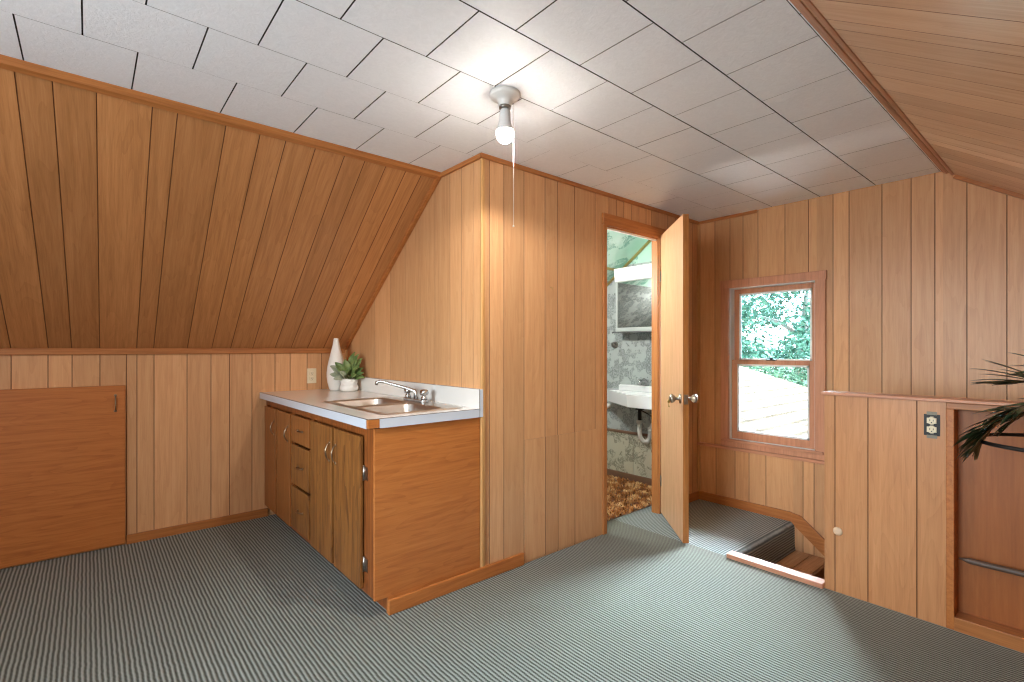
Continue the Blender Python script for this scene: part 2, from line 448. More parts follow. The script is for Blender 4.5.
# --- partition with the door opening
DX0, DX1, DZ = 2.60, 3.22, 2.045
part_g = [1.635, 1.735, 1.883, 2.049, 2.155, 2.303, 2.50, 2.64, 2.72, 2.80, 2.89, 2.975, 3.06, 3.13, 3.34, 3.45, 3.57, 3.69]
m = MB(); panel(m, (0, YP, 0), (1, 0, 0), (0, 0, 1), (0, -1, 0), [(XS+.003, DX0, 0, HC), (DX0, DX1, DZ, HC), (DX1, XF, 0, HC)], part_g, thick=.05, seed=4)
struct(m.build('wall_partition', PM))
# cut-out access panel in the partition
t = MB(); panel(t, (0, YP-.004, 0), (1, 0, 0), (0, 0, 1), (0, -1, 0), [(1.887, 2.50, .012, .70)], part_g, thick=.0035, dep=.002, seed=4)
o = t.build('access_panel', PM, origin=None)
tag(o, 'flush access panel cut into the panelled wall between sink cabinet and open door', 'access panel')

# --- far gable wall with window opening
WY0, WY1, WZ0, WZ1 = 1.245, 1.855, .515, 1.69
far_g = [1.969, 1.848, 1.747, 1.636, 1.448, 1.296, 1.147, 1.055, .878, .733, .622, .482, .321, .19, .06, -.08, -.2, -.33, -.45, -.6, -.72, -.85]
low_g = [1.96, 1.808, 1.702, 1.579, 1.395, 1.33, 1.261, 1.12, 1.0, .9, .75, .6, .45, .3, .1, -.1, -.3, -.5, -.7]
m = MB(); RZ = .452
def low_(y): return 0 if y > 1.42 else -1.6
panel(m, (XF, 0, 0), (0, 1, 0), (0, 0, 1), (-1, 0, 0),
      [(YRK, YR, RZ, zr), (YR, WY0, RZ, HC), (WY0, WY1, RZ, WZ0), (WY0, WY1, WZ1, HC), (WY1, YP, RZ, HC)], far_g, thick=.11, seed=5)
panel(m, (XF, 0, 0), (0, 1, 0), (0, 0, 1), (-1, 0, 0), [(YRK, 1.3925, -.25, RZ), (1.3925, YP, 0, RZ)], low_g, thick=.11, seed=6)
struct(m.build('wall_far', PM))
# stairwell shaft
m = MB(); m.box((XF-.002, YRK, -1.6), (XF+.11, 1.42, -.25)); m.box((XH+.004, 1.40, -1.6), (XF, 1.42, -.19)); m.box((XH+.004, YRK-.04, -1.6), (XF, YRK, -.001))
m.box((XH+.004, YRK, -1.66), (XF, 1.42, -1.6)); m.box((XH+.002, YRK, -1.6), (XH+.05, 1.40, -.001))
struct(m.build('wall_stairwell', M['ply_y']))
# --- bathroom gable wall: marbled upper, wainscot, green above
m = MB()
m.box((XF, YP+.05, .455), (XF+.11, YK, 1.99), 0); m.box((XF-.004, YP+.05, 0), (XF+.11, 2.742, .44), 1); m.box((XF-.004, 2.746, 0), (XF+.11, YK, .44), 1)
m.box((XF, YP+.05, 0), (XF+.11, YK, .455), 1)
m.prism([(XF, YP+.05, 1.99), (XF, YK, 1.99), (XF, YK, 2.3), (XF, YP+.05, 2.3)], (.11, 0, 0), 2)
struct(m.build('wall_bathroom_far', [M['marble'], M['marble_low'], M['marble_green']]))
m = MB(); m.box((XS+.035, YP+.05, 0), (DX0, YP+.056, HC)); m.box((DX1, YP+.05, 0), (XF, YP+.056, HC)); m.box((XS+.035, YP+.056, 0), (XS+.041, YS, HC))
m.prism([(XS+.035, YS, 0), (XS+.035, YK, 0), (XS+.035, YK, ZK), (XS+.035, YS, HC)], (.006, 0, 0))
m.box((XS+.035, YK, 0), (XF, YK+.04, ZK))
struct(m.build('wall_bathroom_lining', M['marble']))
m = MB(); off = -.045
m.box((XS+.035, YP+.05, HC-.004), (XF, YS-.05, HC+.0))
ym = 3.0; zm = HC-.004+(ZK-.03-HC+.004)*(ym-YS+.05)/(YK-YS+.05)
m.prism([(XS+.035, YS-.05, HC-.004), (XF, YS-.05, HC-.004), (XF, ym, zm), (XS+.035, ym, zm)], (0, .03, .05))
m.prism([(XS+.035, ym, zm), (XF, ym, zm), (XF, YK, ZK-.03), (XS+.035, YK, ZK-.03)], (0, .03, .05), 1)
m.box((XS, YS-.06, HC), (XF, YS+.05, HC+.06))
struct(m.build('ceiling_bathroom', [M['marble_green'], M['marble']]))
# brass strips over the sloped bathroom ceiling
m = MB()
sl = (ZK-.03-(HC-.004))/(YK-(YS-.05))
def zb(y): return HC-.004+sl*(y-(YS-.05))
for (xa, ya, xb, yb) in ((XF-.02, YS-.02, XF-.02, 3.6),):
    m.obox(((xa+xb)/2, (ya+yb)/2, zb((ya+yb)/2)-.008), (.014, 0, 0), (0, (yb-ya)/2, sl*(yb-ya)/2), (0, 0, .006))
m.obox((3.4, 2.87, zb(2.87)-.006), (.36, 0, 0), (0, .008, sl*.008), (0, 0, .004))
struct(m.build('trim_1', M['brass']))

# --- outer shell above everything, added unseen to stop light leaks
m = MB()
for pts in ([(YS+.03, HC+.05), (YS-.02, HC+.05), (YS-.02, HC+.12), (YS+.03, HC+.12)], [(YS, HC+.05), (YK+.12, ZK-.04), (YK+.12, ZK+.04), (YS, HC+.13)],
            [(YR, HC+.052), (YS, HC+.052), (YS, HC+.12), (YR, HC+.12)], [(YR+.03, HC+.05), (YRK-.12, ZR-.04), (YRK-.12, ZR+.04), (YR+.03, HC+.13)]):
    m.prism([(XB-.14, y, z) for y, z in pts], (XF+.14-XB+.14, 0, 0))
m.box((XB-.14, YK+.042, -1.7), (XF+.14, YK+.1, ZK+.03)); m.box((XB-.14, YRK-.1, -1.7), (XF+.14, YRK-.042, ZR+.03))
struct(m.build('ceiling_leak_shell', M['backing']))
# --- right slope
Lr = math.hypot(YR-YRK, HC-ZR)
rg = gen_grooves(XB, XF, 9, [1.70, 1.77, 1.90, 2.04, 2.17, 2.33, 2.47, 2.62])
m = MB(); panel(m, (0, YRK, ZR), (1, 0, 0), (0, (YR-YRK)/Lr, (HC-ZR)/Lr), (0, (HC-ZR)/Lr, -(YR-YRK)/Lr), [(XB, XF, 0, Lr)], rg, hw=.0016, dep=.002, seed=8)
struct(m.build('wall_right_slope', [M['panel_pink'], M['groove'], M['backing']]))
m = MB(); panel(m, (0, YRK, 0), (1, 0, 0), (0, 0, 1), (0, 1, 0), [(XB, XF, 0, ZR)], gen_grooves(XB, XF, 11, [0]), seed=9)
struct(m.build('wall_right', PM))
# --- rear gable wall with an unseen window added for fill daylight
RY0, RY1, RZ0, RZ1 = .35, 1.65, .70, 1.95
m = MB(); panel(m, (XB, 0, 0), (0, 1, 0), (0, 0, 1), (1, 0, 0),
      [(YRK, RY0 if RY0 < YR else YR, 0, zr), (RY0, YR, 0, RZ0), (RY0, YR, RZ1, zr), (YR, RY1, 0, RZ0), (YR, RY1, RZ1, HC), (RY1, YS, 0, HC), (YS, YK, 0, zl)], gen_grooves(YRK, YK, 12, [0]), thick=.1, seed=10)
struct(m.build('wall_rear', PM))
w2 = MB()
for y in (RY0, (RY0+RY1)/2, RY1): w2.box((XB-.08, y-.03, RZ0), (XB+.01, y+.03, RZ1))
for z in (RZ0, (RZ0+RZ1)/2, RZ1): w2.box((XB-.08, RY0, z-.03), (XB+.01, RY1, z+.03))
w2o = struct(w2.build('window_fill', M['win_z'], bevel=.002))
g = MB(); g.box((XB-.045, RY0, RZ0), (XB-.042, RY1, RZ1)); g.build('window_pane', M['glass'], w2o)

# --- half wall round the stairwell, with its open recess
OY, OZ0, OZ1 = .403, .062, .955
m = MB()
panel(m, (XH, 0, 0), (0, 1, 0), (0, 0, 1), (-1, 0, 0), [(.433, YH, 0, .985)], [.858, .719, .533], thick=.09, seed=12)
m.box((XH+.085, YRK, 0), (XH+.10, YH-.002, .985), 2)
m.box((XH+.001, YRK, .955), (XH+.09, .432, .985), 2)
struct(m.build('wall_half', [M['panel_orange'], M['groove'], M['backing']]))
fr = MB()
fr.box((XH-.004, .405, 0), (XH+.085, .432, .957), 0)              # left jamb of recess
struct(fr.build('trim_2', M['ply_x'], bevel=.002))
fr = MB(); fr.box((XH-.006, YRK+.01, 0), (XH+.085, .405, .058), 0); struct(fr.build('trim_3', M['trim_y'], bevel=.002))
fr = MB(); fr.box((XH-.002, YRK+.01, .957), (XH+.085, .432, .984), 0); struct(fr.build('trim_4', M['trim_y'], bevel=.002))
bk = MB(); bk.box((XH+.078, YRK+.01, .058), (XH+.0845, .405, .957)); struct(bk.build('wall_recess_back', M['ply_z']))
cp = MB(); cp.box((XH-.012, YRK+.01, .985), (XH+.112, YH+.012, 1.0)); struct(cp.build('trim_5', M['win_y'], bevel=.003))
cu = MB(); cu.box((XH-.025, YH, 0), (XH+.045, 1.405, .026)); struct(cu.build('trim_6', M['win_y'], bevel=.003))

# --- landing edge (rolled carpet) and stairs
m = MB(); pr = []
for i in range(9):
    a = i/8*PI/2; pr.append((1.42-.035*math.sin(a)-.0, -.035+.035*math.cos(a)))
prof = [(1.421, 0)]+pr+[(1.383, -.16), (1.378, -.195), (1.421, -.195)]
m.prism([(XH+.004, y, z) for y, z in prof], (XF-XH-.005, 0, 0))
o = struct(m.build('floor_landing_edge', M['carpet_landing']))
for p in o.data.polygons: p.use_smooth = False
m = MB()
for i in range(5):
    z = -.195*(i+1); y1 = 1.42-.26*i; y0 = y1-.27
    m.box((XH+.05, y0, z-.03), (XF, y1, z)); m.box((XH+.05, y0+.01, z-.195), (XF, y0+.03, z-.03))
struct(m.build('floor_stairs', M['parquet'], bevel=.003))
m = MB()
for j, (xa, xb) in enumerate(((XH+.06, 3.18), (3.185, 3.48), (3.485, 3.77))):
    m.box((xa, 1.165, -.195), (xb, 1.27, -.190)); m.box((xa, 1.275, -.195), (xb, 1.37, -.190))
t_ = m.build('stair_tread_tiles', wood('tread_tile', '#C8A078', '#B08058', '#8A5C3A', along='X', rough=.45, fig=.4)); struct(t_); t_.name = 'trim_7'
# stringer trim on far wall running down the stair, and baseboard above
m = MB()
m.prism([(XF-.018, 1.40, .0), (XF-.018, 1.40, .065), (XF-.018, 1.34, .055), (XF-.018, .30, -.80), (XF-.018, .30, -.92), (XF-.018, 1.37, -.03)], (.018, 0, 0))
struct(m.build('trim_8', M['trim_y'], bevel=.002))

def board(name, a, b, mat, bevel=.003): 
    q = MB(); q.box(a, b); return struct(q.build(name, mat, bevel=bevel))
board('baseboard_far', (XF-.014, 1.40, 0), (XF, YP, .068), M['trim_y'])
board('baseboard_left', (.182, YK-.016, 0), (1.0, YK, .058), M['trim_x'])
board('baseboard_partition', (1.045, YP-.016, 0), (1.872, YP-.0, .07), M['ply_x'], .005)
board('baseboard_corner', (3.26, YP-.014, 0), (XF-.015, YP, .065), M['trim_x'])
board('baseboard_bathroom', (XF-.02, YP+.06, .004), (XF-.004, YK, .075), M['cloth_brown'])
board('trim_9', (XF-.012, YP+.06, .438), (XF, YK, .462), M['cloth_brown'])
board('trim_10', (XF-.022, YH+.2, RZ-.012), (XF, YP-.001, RZ+.012), M['win_y'])
# knee rail
board('trim_11', (XB, YK-.02, 1.183), (XS-.002, YK, 1.222), M['trim_x'])
# ceiling mouldings
m = MB(); m.prism([(XB, YS-.018, HC), (XB, YS+.03, HC), (XB, YS+.02, HC-.034), (XB, YS-.004, HC-.024)], (XS-XB, 0, 0)); struct(m.build('trim_12', M['trim_x']))
board('trim_13', (XS-.016, YP-.012, HC-.026), (XS, YS, HC-.0005), M['trim_y'])
board('trim_14', (XS-.016, YP-.014, HC-.026), (XF, YP, HC-.0005), M['trim_x'])
board('trim_15', (XF-.014, 1.64, HC-.024), (XF, YP-.014, HC-.0005), M['trim_y'])
m = MB(); a = Vector((XS-.014, YS, HC-.012)); b = Vector((XS-.014, YK, ZK-.012)); d = (b-a).normalized()
m.obox((a+b)/2, (.012, 0, 0), d*((b-a).length/2), d.cross(Vector((1, 0, 0)))*.014); struct(m.build('trim_16', M['trim_y'], bevel=.002))
# stepped moulding at right slope
m = MB()
for (y0, z0, y1, z1) in ((YR-.008, HC-.0005, YR+.004, HC-.008), (YR-.022, HC-.0005, YR-.008, HC-.018), (YR-.036, HC-.0005, YR-.022, HC-.010), (YR-.05, HC-.026, YR-.036, HC-.036)):
    m.box((XB, y0, z0), (XF-.001, y1, z1))
struct(m.build('trim_17', M['win_y'].copy() if False else wood('moulding_wood', '#CE9876', '#BE8664', '#9C6648', along='X', rough=.32, fig=.3), bevel=.003))
m = MB(); a = Vector((XF-.008, YR-.05, zr(YR-.05)-.012)); b = Vector((XF-.008, YRK+.03, zr(YRK+.03)-.012)); d = (b-a).normalized()
m.obox((a+b)/2, (.008, 0, 0), d*((b-a).length/2), d.cross(Vector((1, 0, 0)))*.011); struct(m.build('trim_18', M['trim_y'], bevel=.002))
# corner beads
board('trim_19', (XS-.010, YP-.010, .0), (XS+.016, YP+.008, HC-.026), M['trim_light'], .006)
board('trim_20', (XF-.02, YP-.02, .068), (XF, YP, HC-.026), M['trim_light'], .006)
board('trim_21', (XS-.02, YK-.035, .91), (XS-.0, YK-.02, 1.215), M['trim_light'], .004)

# ------------------------------------------------------------------ window_1
w = MB()
CY0, CY1, CZ0, CZ1 = 1.186, 1.914, .466, 1.742
w.box((XF-.02, CY0, CZ0+.02), (XF, WY0+.005, CZ1)); w.box((XF-.02, WY1-.005, CZ0+.02), (XF, CY1, CZ1)); w.box((XF-.021, CY0-.005, WZ1-.005), (XF, CY1+.005, CZ1+.004))
w.box((XF-.021, CY0, CZ0), (XF, CY1, WZ0+.005))
win = struct(w.build('window_1', M['win_z'], bevel=.003))
s_ = MB(); s_.box((XF-.035, CY0+.01, WZ0-.01), (XF+.03, CY1-.01, WZ0+.008)); s_.build('window_stool', M['win_y'], win, bevel=.003)
j = MB(); j.box((XF, WY0, WZ0), (XF+.11, WY0+.012, WZ1)); j.box((XF, WY1-.012, WZ0), (XF+.11, WY1, WZ1)); j.box((XF, WY0, WZ1-.012), (XF+.11, WY1, WZ1)); j.box((XF, WY0, WZ0-.01), (XF+.13, WY1, WZ0+.012))
o = j.build('window_jamb', M['white_paint'], win); o['label'] = 'white window jamb liner'
def sash(x0, x1, z0, z1, fw, top, bot, glassm, nm):
    q = MB(); a, b = WY0+.012, WY1-.012
    q.box((x0, a, z0), (x1, a+fw, z1)); q.box((x0, b-fw, z0), (x1, b, z1)); q.box((x0, a+fw, z1-top), (x1, b-fw, z1)); q.box((x0, a+fw, z0), (x1, b-fw, z0+bot))
    o = q.build('sash', M['win_z'], win, bevel=.002)
    o['label'] = nm
    p = MB(); xm = (x0+x1)/2; p.box((xm-.002, a+fw, z0+bot), (xm+.002, b-fw, z1-top)); p.build('window_pane', glassm, o, origin=(0, 0, 0))
    ln = MB(); e = .014  # white bead widened to stand in for light spilling round the pane
    for (ya, yb, za, zb_) in ((a+fw, a+fw+e, z0+bot, z1-top), (b-fw-e, b-fw, z0+bot, z1-top), (a+fw, b-fw, z1-top-e, z1-top), (a+fw, b-fw, z0+bot, z0+bot+e)):
        ln.box((xm-.004, ya, za), (x0+.002, yb, zb_))
    ln.build('glazing_bead_spill', M['white_paint'], o, origin=(0, 0, 0))
sash(XF+.062, XF+.096, 1.10, WZ1-.012, .036, .035, .03, M['glass_blue'], 'upper sash with tinted pane')
sash(XF+.022, XF+.056, WZ0+.012, 1.132, .040, .03, .055, M['glass'], 'lower sash with clear pane')
k = MB(); k.box((XF+.008, 1.52, 1.132), (XF+.045, 1.58, 1.140)); k.cyl((XF+.02, 1.55, 1.14), (XF+.02, 1.55, 1.152), .011); k.box((XF+.012, 1.535, 1.148), (XF+.022, 1.59, 1.153))
k.build('sash_lock', M['black'], win)

# ------------------------------------------------------------------ bathroom door
j = MB()
j.box((DX0-.0, YP-.003, 0), (DX0+.018, YP+.05, DZ)); j.box((DX1-.018, YP-.003, 0), (DX1, YP+.05, DZ)); j.box((DX0, YP-.003, DZ-.018), (DX1, YP+.05, DZ))
struct(j.build('trim_22', M['trim_z'], bevel=.002))
m = MB(); m.box((DX1-.012, YP-.016, 0), (DX1+.055, YP-.0005, DZ+.05)); m.box((DX0-.03, YP-.012, 0), (DX0+.006, YP-.0005, DZ+.05))
struct(m.build('trim_23', M['trim_z'], bevel=.003))
m = MB(); m.box((DX0-.035, YP-.018, DZ-.012), (DX1+.07, YP-.0005, DZ+.065)); struct(m.build('trim_24', M['trim_x'], bevel=.003))
m = MB(); m.box((DX0+.018, YP+.008, DZ-.03), (DX1-.018, YP+.02, DZ-.018)); struct(m.build('trim_25', M['white_paint']))
H = Vector((3.217, 2.092, 0)); F = Vector((2.803, 1.665, 0)); e = (F-H); dl = e.length; ang = math.atan2(e.y, e.x)
# local frame: +x along leaf, +y to its left when looking from hinge to free end
lf = MB(); TH = .036
lf.box((0, 0, .016), (dl, TH, 2.052))
leaf = lf.build('door_1', [M['door_leaf'], M['door_edge']], local=True, bevel=.0015); struct(leaf)
for p in leaf.data.polygons:
    if abs(p.normal.x) > .9 or abs(p.normal.z) > .9: p.material_index = 1
leaf.location = H; leaf.rotation_euler = (0, 0, ang)
def knob_at(y, s):
    q = MB(); q.lathe([(.031, 0), (.030, .006), (.012, .010), (.010, .03), (.022, .038), (.028, .05), (.026, .062), (.012, .068)], (dl-.06, y, .905), (0, s, 0), 20)
    o = q.build('knob', M['nickel'], leaf, local=True); return o
knob_at(TH, 1); knob_at(0, -1)
q = MB(); q.box((dl-.0005, .006, .875), (dl+.0025, TH-.006, .935)); q.box((dl, .012, .893), (dl+.012, TH-.012, .915)); q.build('latch_plate', M['nickel'], leaf, local=True)
for z in (.25, 1.75):
    q = MB(); q.cyl((-.004, -.004, z-.04), (-.004, -.004, z+.04), .006, 10); q.box((-.004, -.001, z-.038), (.03, .0015, z+.038)); q.build('hinge', M['nickel'], leaf, local=True)
ca, sa_ = math.cos(ang), math.sin(ang)
def lw(x, y, z): return Vector((H.x+x*ca-y*sa_, H.y+x*sa_+y*ca, z))
# which side faces the camera: y<0 or y>TH
side = 0 if (Vector((-.5, .5, 0)).dot(Vector((sa_, -ca, 0)))) > 0 else 1
ky = -.066 if side == 0 else TH+.066
kb = lw(dl-.06, ky, .905)
kt = MB()
kt.tube([lw(dl-.06, ky, .905), lw(dl-.054, ky*1.1, .900), lw(dl-.05, ky*1.12, .888), lw(dl-.052, ky*1.1, .882)], .0018, 6)
kt.cyl(lw(dl-.053, ky*1.1, .886), lw(dl-.055, ky*1.1, .852), .0022, 6); kt.lathe([(.009, -.0015), (.009, .0015)], lw(dl-.053, ky*1.1, .886), (ca, sa_, 0), 12)
kt.box(lw(dl-.055, ky*1.1, .852)+Vector((-.001, -.006, 0)), lw(dl-.055, ky*1.1, .860)+Vector((.001, .001, 0)))
kk = kt.build('key', M['brass'], origin=tuple(kb)); tag(kk, 'small key hanging from the knob of the open bathroom door', 'key')

# ------------------------------------------------------------------ knee wall access door (left)
ac = MB(); ac.box((-.62, YK-.024, .012), (.176, YK-.001, .993))
a_ = struct(ac.build('door_2', M['ply_x'], bevel=.003))
def pull_handle(parent, base_, up, out, length, name='pull', r=.0023, mat='nickel'):
    """bow handle: base_ centre on the face, up along its length, out from the face"""
    b, u, o_ = Vector(base_), Vector(up), Vector(out); q = MB(); pts = []
    for i in range(13):
        t = i/12; a = (t-.5)*length; hgt = .021*math.sin(PI*t)**.75 if 0 < t < 1 else 0
        pts.append(b+u*a+o_*hgt)
    q.tube(pts, [r*(1.0+.7*math.sin(PI*i/12)) for i in range(13)], 8)
    for s in (-1, 1):
        q.lathe([(.008, 0), (.0075, .002), (.003, .003)], b+u*(s*length/2), out, 12)
    return q.build(name, M['pull_metal'], parent)
pull_handle(a_, (.128, YK-.024, .885), (0, 0, 1), (0, -1, 0), .095, name='door_pull', mat='nickel')

# ------------------------------------------------------------------ sink cabinet
CX = .985
cab = empty('sink_cabinet', (1.28, 3.0, 0), 'built-in wooden sink cabinet with orange plywood end under the white countertop', 'cabinet')
m = MB(); m.box((CX+.02, YP+.022, .085), (XS-.002, YK-.02, .70)); m.box((CX+.075, YP+.02, .0), (XS-.002, YK-.02, .085))
m.box((CX+.02, 3.1, .70), (XS-.002, YK-.02, .855)); m.box((CX+.02, YP+.022, .70), (CX+.05, 3.1, .855))
m.build('carcass', M['cab_frame'], cab)
m = MB(); m.box((CX, YP+.004, .078), (XS-.012, YP+.020, .8575)); m.box((CX+.065, YP+.004, .0), (XS-.012, YP+.019, .078))
o = m.build('end_panel', M['ply_x'], cab, bevel=.001); o['label'] = 'orange plywood end panel'
m = MB()
ff = [(2.1305, 2.225, .082, .858), (3.90, YK-.022, .082, .858)]
for y0, y1, z0, z1 in ff: m.box((CX, y0, z0), (CX+.02, y1, z1))
m.box((CX, 2.225, .815), (CX+.02, 3.90, .858)); m.box((CX, 2.225, .082), (CX+.02, 3.90, .12))
for y in (2.93, 3.285): m.box((CX, y-.02, .12), (CX+.02, y+.02, .815))
m.build('face_frame', M['cab_frame'], cab, bevel=.001)
doors = [(2.232, 2.560, 'cab_door', 2.536+.0, 2.222), (2.590, 2.915, 'cab_door', 2.622, 2.93), (3.300, 3.585, 'cab_door_plain', 3.34, 3.59), (3.615, 3.885, 'cab_door_plain', 3.65, 3.89)]
for (y0, y1, mt, hy_, hin) in doors:
    d_ = MB(); d_.box((CX-.018, y0, .098), (CX-.001, y1, .808)); dd = d_.build('cabinet_door', M[mt], cab, bevel=.002)
    pull_handle(dd, (CX-.018, hy_, .678), (0, 0, 1), (-1, 0, 0), .095)
for z in (.64, .215):
    h_ = MB(); h_.cyl((CX-.004, 2.222, z-.035), (CX-.004, 2.222, z+.035), .0055, 10); h_.box((CX-.004, 2.185, z-.03), (CX-.0005, 2.222, z+.03)); h_.build('hinge', M['nickel'], cab)
for (z0, z1, mt) in ((.645, .808, 'cab_door_plain'), (.385, .628, 'cab_door'), (.118, .368, 'cab_door')):
    d_ = MB(); d_.box((CX-.018, 2.945, z0), (CX-.001, 3.268, z1)); dd = d_.build('drawer', M[mt], cab, bevel=.002)
    pull_handle(dd, (CX-.018, 3.09, (z0+z1)/2), (0, 1, 0), (-1, 0, 0), .085)

# countertop with a rounded-corner cut-out for the sink
SX0, SX1, SY0, SY1 = 1.062, 1.535, 2.185, 2.985
ct = empty('countertop', (1.27, 3.0, .86), 'white laminate countertop with backsplash over the sink cabinet', 'countertop')
m = MB()
CT0, CT1, CZB, CZT = .949, XS-.001, .862, .904
m.box((CT0, YP-.008, CZB), (SX0+.012, YK-.001, CZT)); m.box((SX1-.012, YP-.008, CZB), (CT1, YK-.001, CZT))
m.box((SX0+.012, YP-.008, CZB), (SX1-.012, SY0+.012, CZT)); m.box((SX0+.012, SY1-.012, CZB), (SX1-.012, YK-.001, CZT))
m.build('worktop', M['laminate'], ct)
m = MB(); m.box((XS-.022, YP-.006, CZT), (XS-.001, YK-.001, 1.006)); m.build('backsplash', M['laminate'], ct, bevel=.0015)
m = MB(); m.box((CT0-.003, YP+.010, CZB-.002), (CT0, YK-.001, CZT-.001)); m.box((CT0+.055, YP-.011, CZB-.002), (XS-.024, YP-.008, CZT-.001))
m.box((XS-.022, YP-.011, CZB-.002), (XS-.001, YP-.008, 1.005))
o = m.build('edge_band', M['band'], ct); o['label'] = 'white laminate edge strip tinted with cold reflected light'
m = MB(); m.box((CT0-.0035, YP-.0115, CZT-.0015), (CT0+.0015, YK-.001, CZT+.0004)); m.box((CT0, YP-.0115, CZT-.0015), (XS-.022, YP-.0075, CZT+.0004)); m.box((XS-.0235, YP-.0115, CZB), (XS-.0215, YP-.0078, 1.006))
m.box((XS-.023, YP-.0075, 1.0055), (XS-.0215, YK-.01, 1.0068))
m.build('seam_line', M['seam'], ct)
m = MB(); m.box((CT0-.002, YP-.0105, CZB+.0002), (CT0+.053, YP+.009, CZT-.002)); o = m.build('exposed_core', M['ply_x'], ct, bevel=.002); o['label'] = 'bare wooden corner where the edge strip is missing'

# stainless double bowl sink
sk = empty('kitchen_sink', (1.30, 2.585, .905), 'stainless steel double bowl sink set in the white countertop', 'sink')
def rr(x0, x1, y0, y1, r, n=5):
    out = []
    for (cx, cy, a0) in ((x1-r, y1-r, 0), (x0+r, y1-r, PI/2), (x0+r, y0+r, PI), (x1-r, y0+r, 3*PI/2)):
        for i in range(n+1):
            a = a0+PI/2*i/n; out.append((cx+r*math.cos(a), cy+r*math.sin(a)))
    return out
ZR_ = .9075
bowls = [(1.085, 1.425, 2.215, 2.570), (1.085, 1.425, 2.600, 2.955)]
bm = bmesh.new()
def ring(pts, z): return [bm.verts.new((x-1.30, y-2.585, z-.905)) for x, y in pts]
outer0 = ring(rr(SX0, SX1, SY0, SY1, .03), .9045); outer = ring(rr(SX0+.004, SX1-.004, SY0+.004, SY1-.004, .028), ZR_)
nO = len(outer)
for i in range(nO): bm.faces.new((outer0[i], outer0[(i+1) % nO], outer[(i+1) % nO], outer[i]))
b1 = ring(rr(*bowls[0], .05), ZR_); b2 = ring(rr(*bowls[1], .05), ZR_)
edges = []
for loop in (outer, b1, b2):
    for i in range(len(loop)):
        e_ = bm.edges.get((loop[i], loop[(i+1) % len(loop)])) or bm.edges.new((loop[i], loop[(i+1) % len(loop)])); edges.append(e_)
bmesh.ops.triangle_fill(bm, use_beauty=True, use_dissolve=False, edges=edges)
for f_ in list(bm.faces):
    cpt = f_.calc_center_median()
    if all(abs(v.co.z-(ZR_-.905)) < 1e-6 for v in f_.verts):
        for (x0, x1, y0, y1), lp in zip(bowls, (b1, b2)):
            if all(v in lp for v in f_.verts): bm.faces.remove(f_); break
bmesh.ops.recalc_face_normals(bm, faces=bm.faces)
me = bpy.data.meshes.new('rim'); bm.to_mesh(me); bm.free(); me.materials.append(M['steel'])
o = bpy.data.objects.new('rim', me); C.objects.link(o); o.parent = sk
for (x0, x1, y0, y1) in bowls:
    q = MB(); lv = [(0, ZR_, .05), (.006, .900, .052), (.012, .77, .055), (.03, .748, .06), (.10, .744, .06)]
    loops = [[(x, y, z) for x, y in rr(x0+d, x1-d, y0+d, y1-d, r_2)] for d, z, r_2 in lv]
    nn = len(loops[0]); vs = [p for lp in loops for p in lp]
    fs = [(k*nn+i, k*nn+(i+1) % nn, (k+1)*nn+(i+1) % nn, (k+1)*nn+i) for k in range(len(loops)-1) for i in range(nn)]
    fs.append(tuple((len(loops)-1)*nn+i for i in range(nn)))
    q.poly(vs, fs, 0, True); bo = q.build('bowl', M['steel'], sk)
    sm = bo.modifiers.new('sol', 'SOLIDIFY'); sm.thickness = .0012
    q = MB(); cx, cy = (x0+x1)/2, (y0+y1)/2
    q.lathe([(.045, .7445), (.042, .747), (.03, .7455), (.01, .7455)], (cx, cy, 0), n=20); q.build('drain', M['steel_dark'], bo, origin=None)
# faucet
fc = empty('kitchen_faucet', (1.48, 2.62, .9075), 'chrome two-handle faucet on the stainless double sink', 'faucet')
m = MB(); m.prism([(x, y, .9078) for x, y in rr(1.452, 1.508, 2.50, 2.74, .025)], (0, 0, .018)); m.build('faucet_base', M['chrome'], fc, bevel=.004)
m = MB(); sp = [(1.48, 2.62, .925), (1.48, 2.62, .955), (1.475, 2.625, .968), (1.44, 2.655, .985), (1.34, 2.745, 1.022), (1.318, 2.765, 1.026), (1.306, 2.776, 1.018), (1.304, 2.778, 1.005)]
m.tube(sp, [.014, .013, .011, .0095, .008, .009, .010, .010], 12); m.build('spout', M['chrome'], fc)
for y in (2.525, 2.715):
    m = MB(); m.lathe([(.020, .925), (.017, .940), (.012, .944), (.012, .95), (.024, .954), (.027, .966), (.022, .980), (.010, .984)], (1.48, y, 0), n=8); o = m.build('handle', M['chrome'], fc)

# vase
vs_ = MB(); VP = [(.030, 0), (.042, .002), (.050, .02), (.060, .06), (.0655, .10), (.066, .135), (.061, .18), (.050, .235), (.037, .29), (.026, .335), (.020, .37), (.017, .392), (.014, .394), (.013, .37), (.018, .30)]
vs_.lathe([(r*1.04, z+.904) for r, z in VP], (1.43, 3.735, 0), n=32)
o = vs_.build('vase', M['white_ceramic'], origin=(1.43, 3.735, .904)); tag(o, 'tall white teardrop vase standing on the countertop beside the potted plant', 'vase')

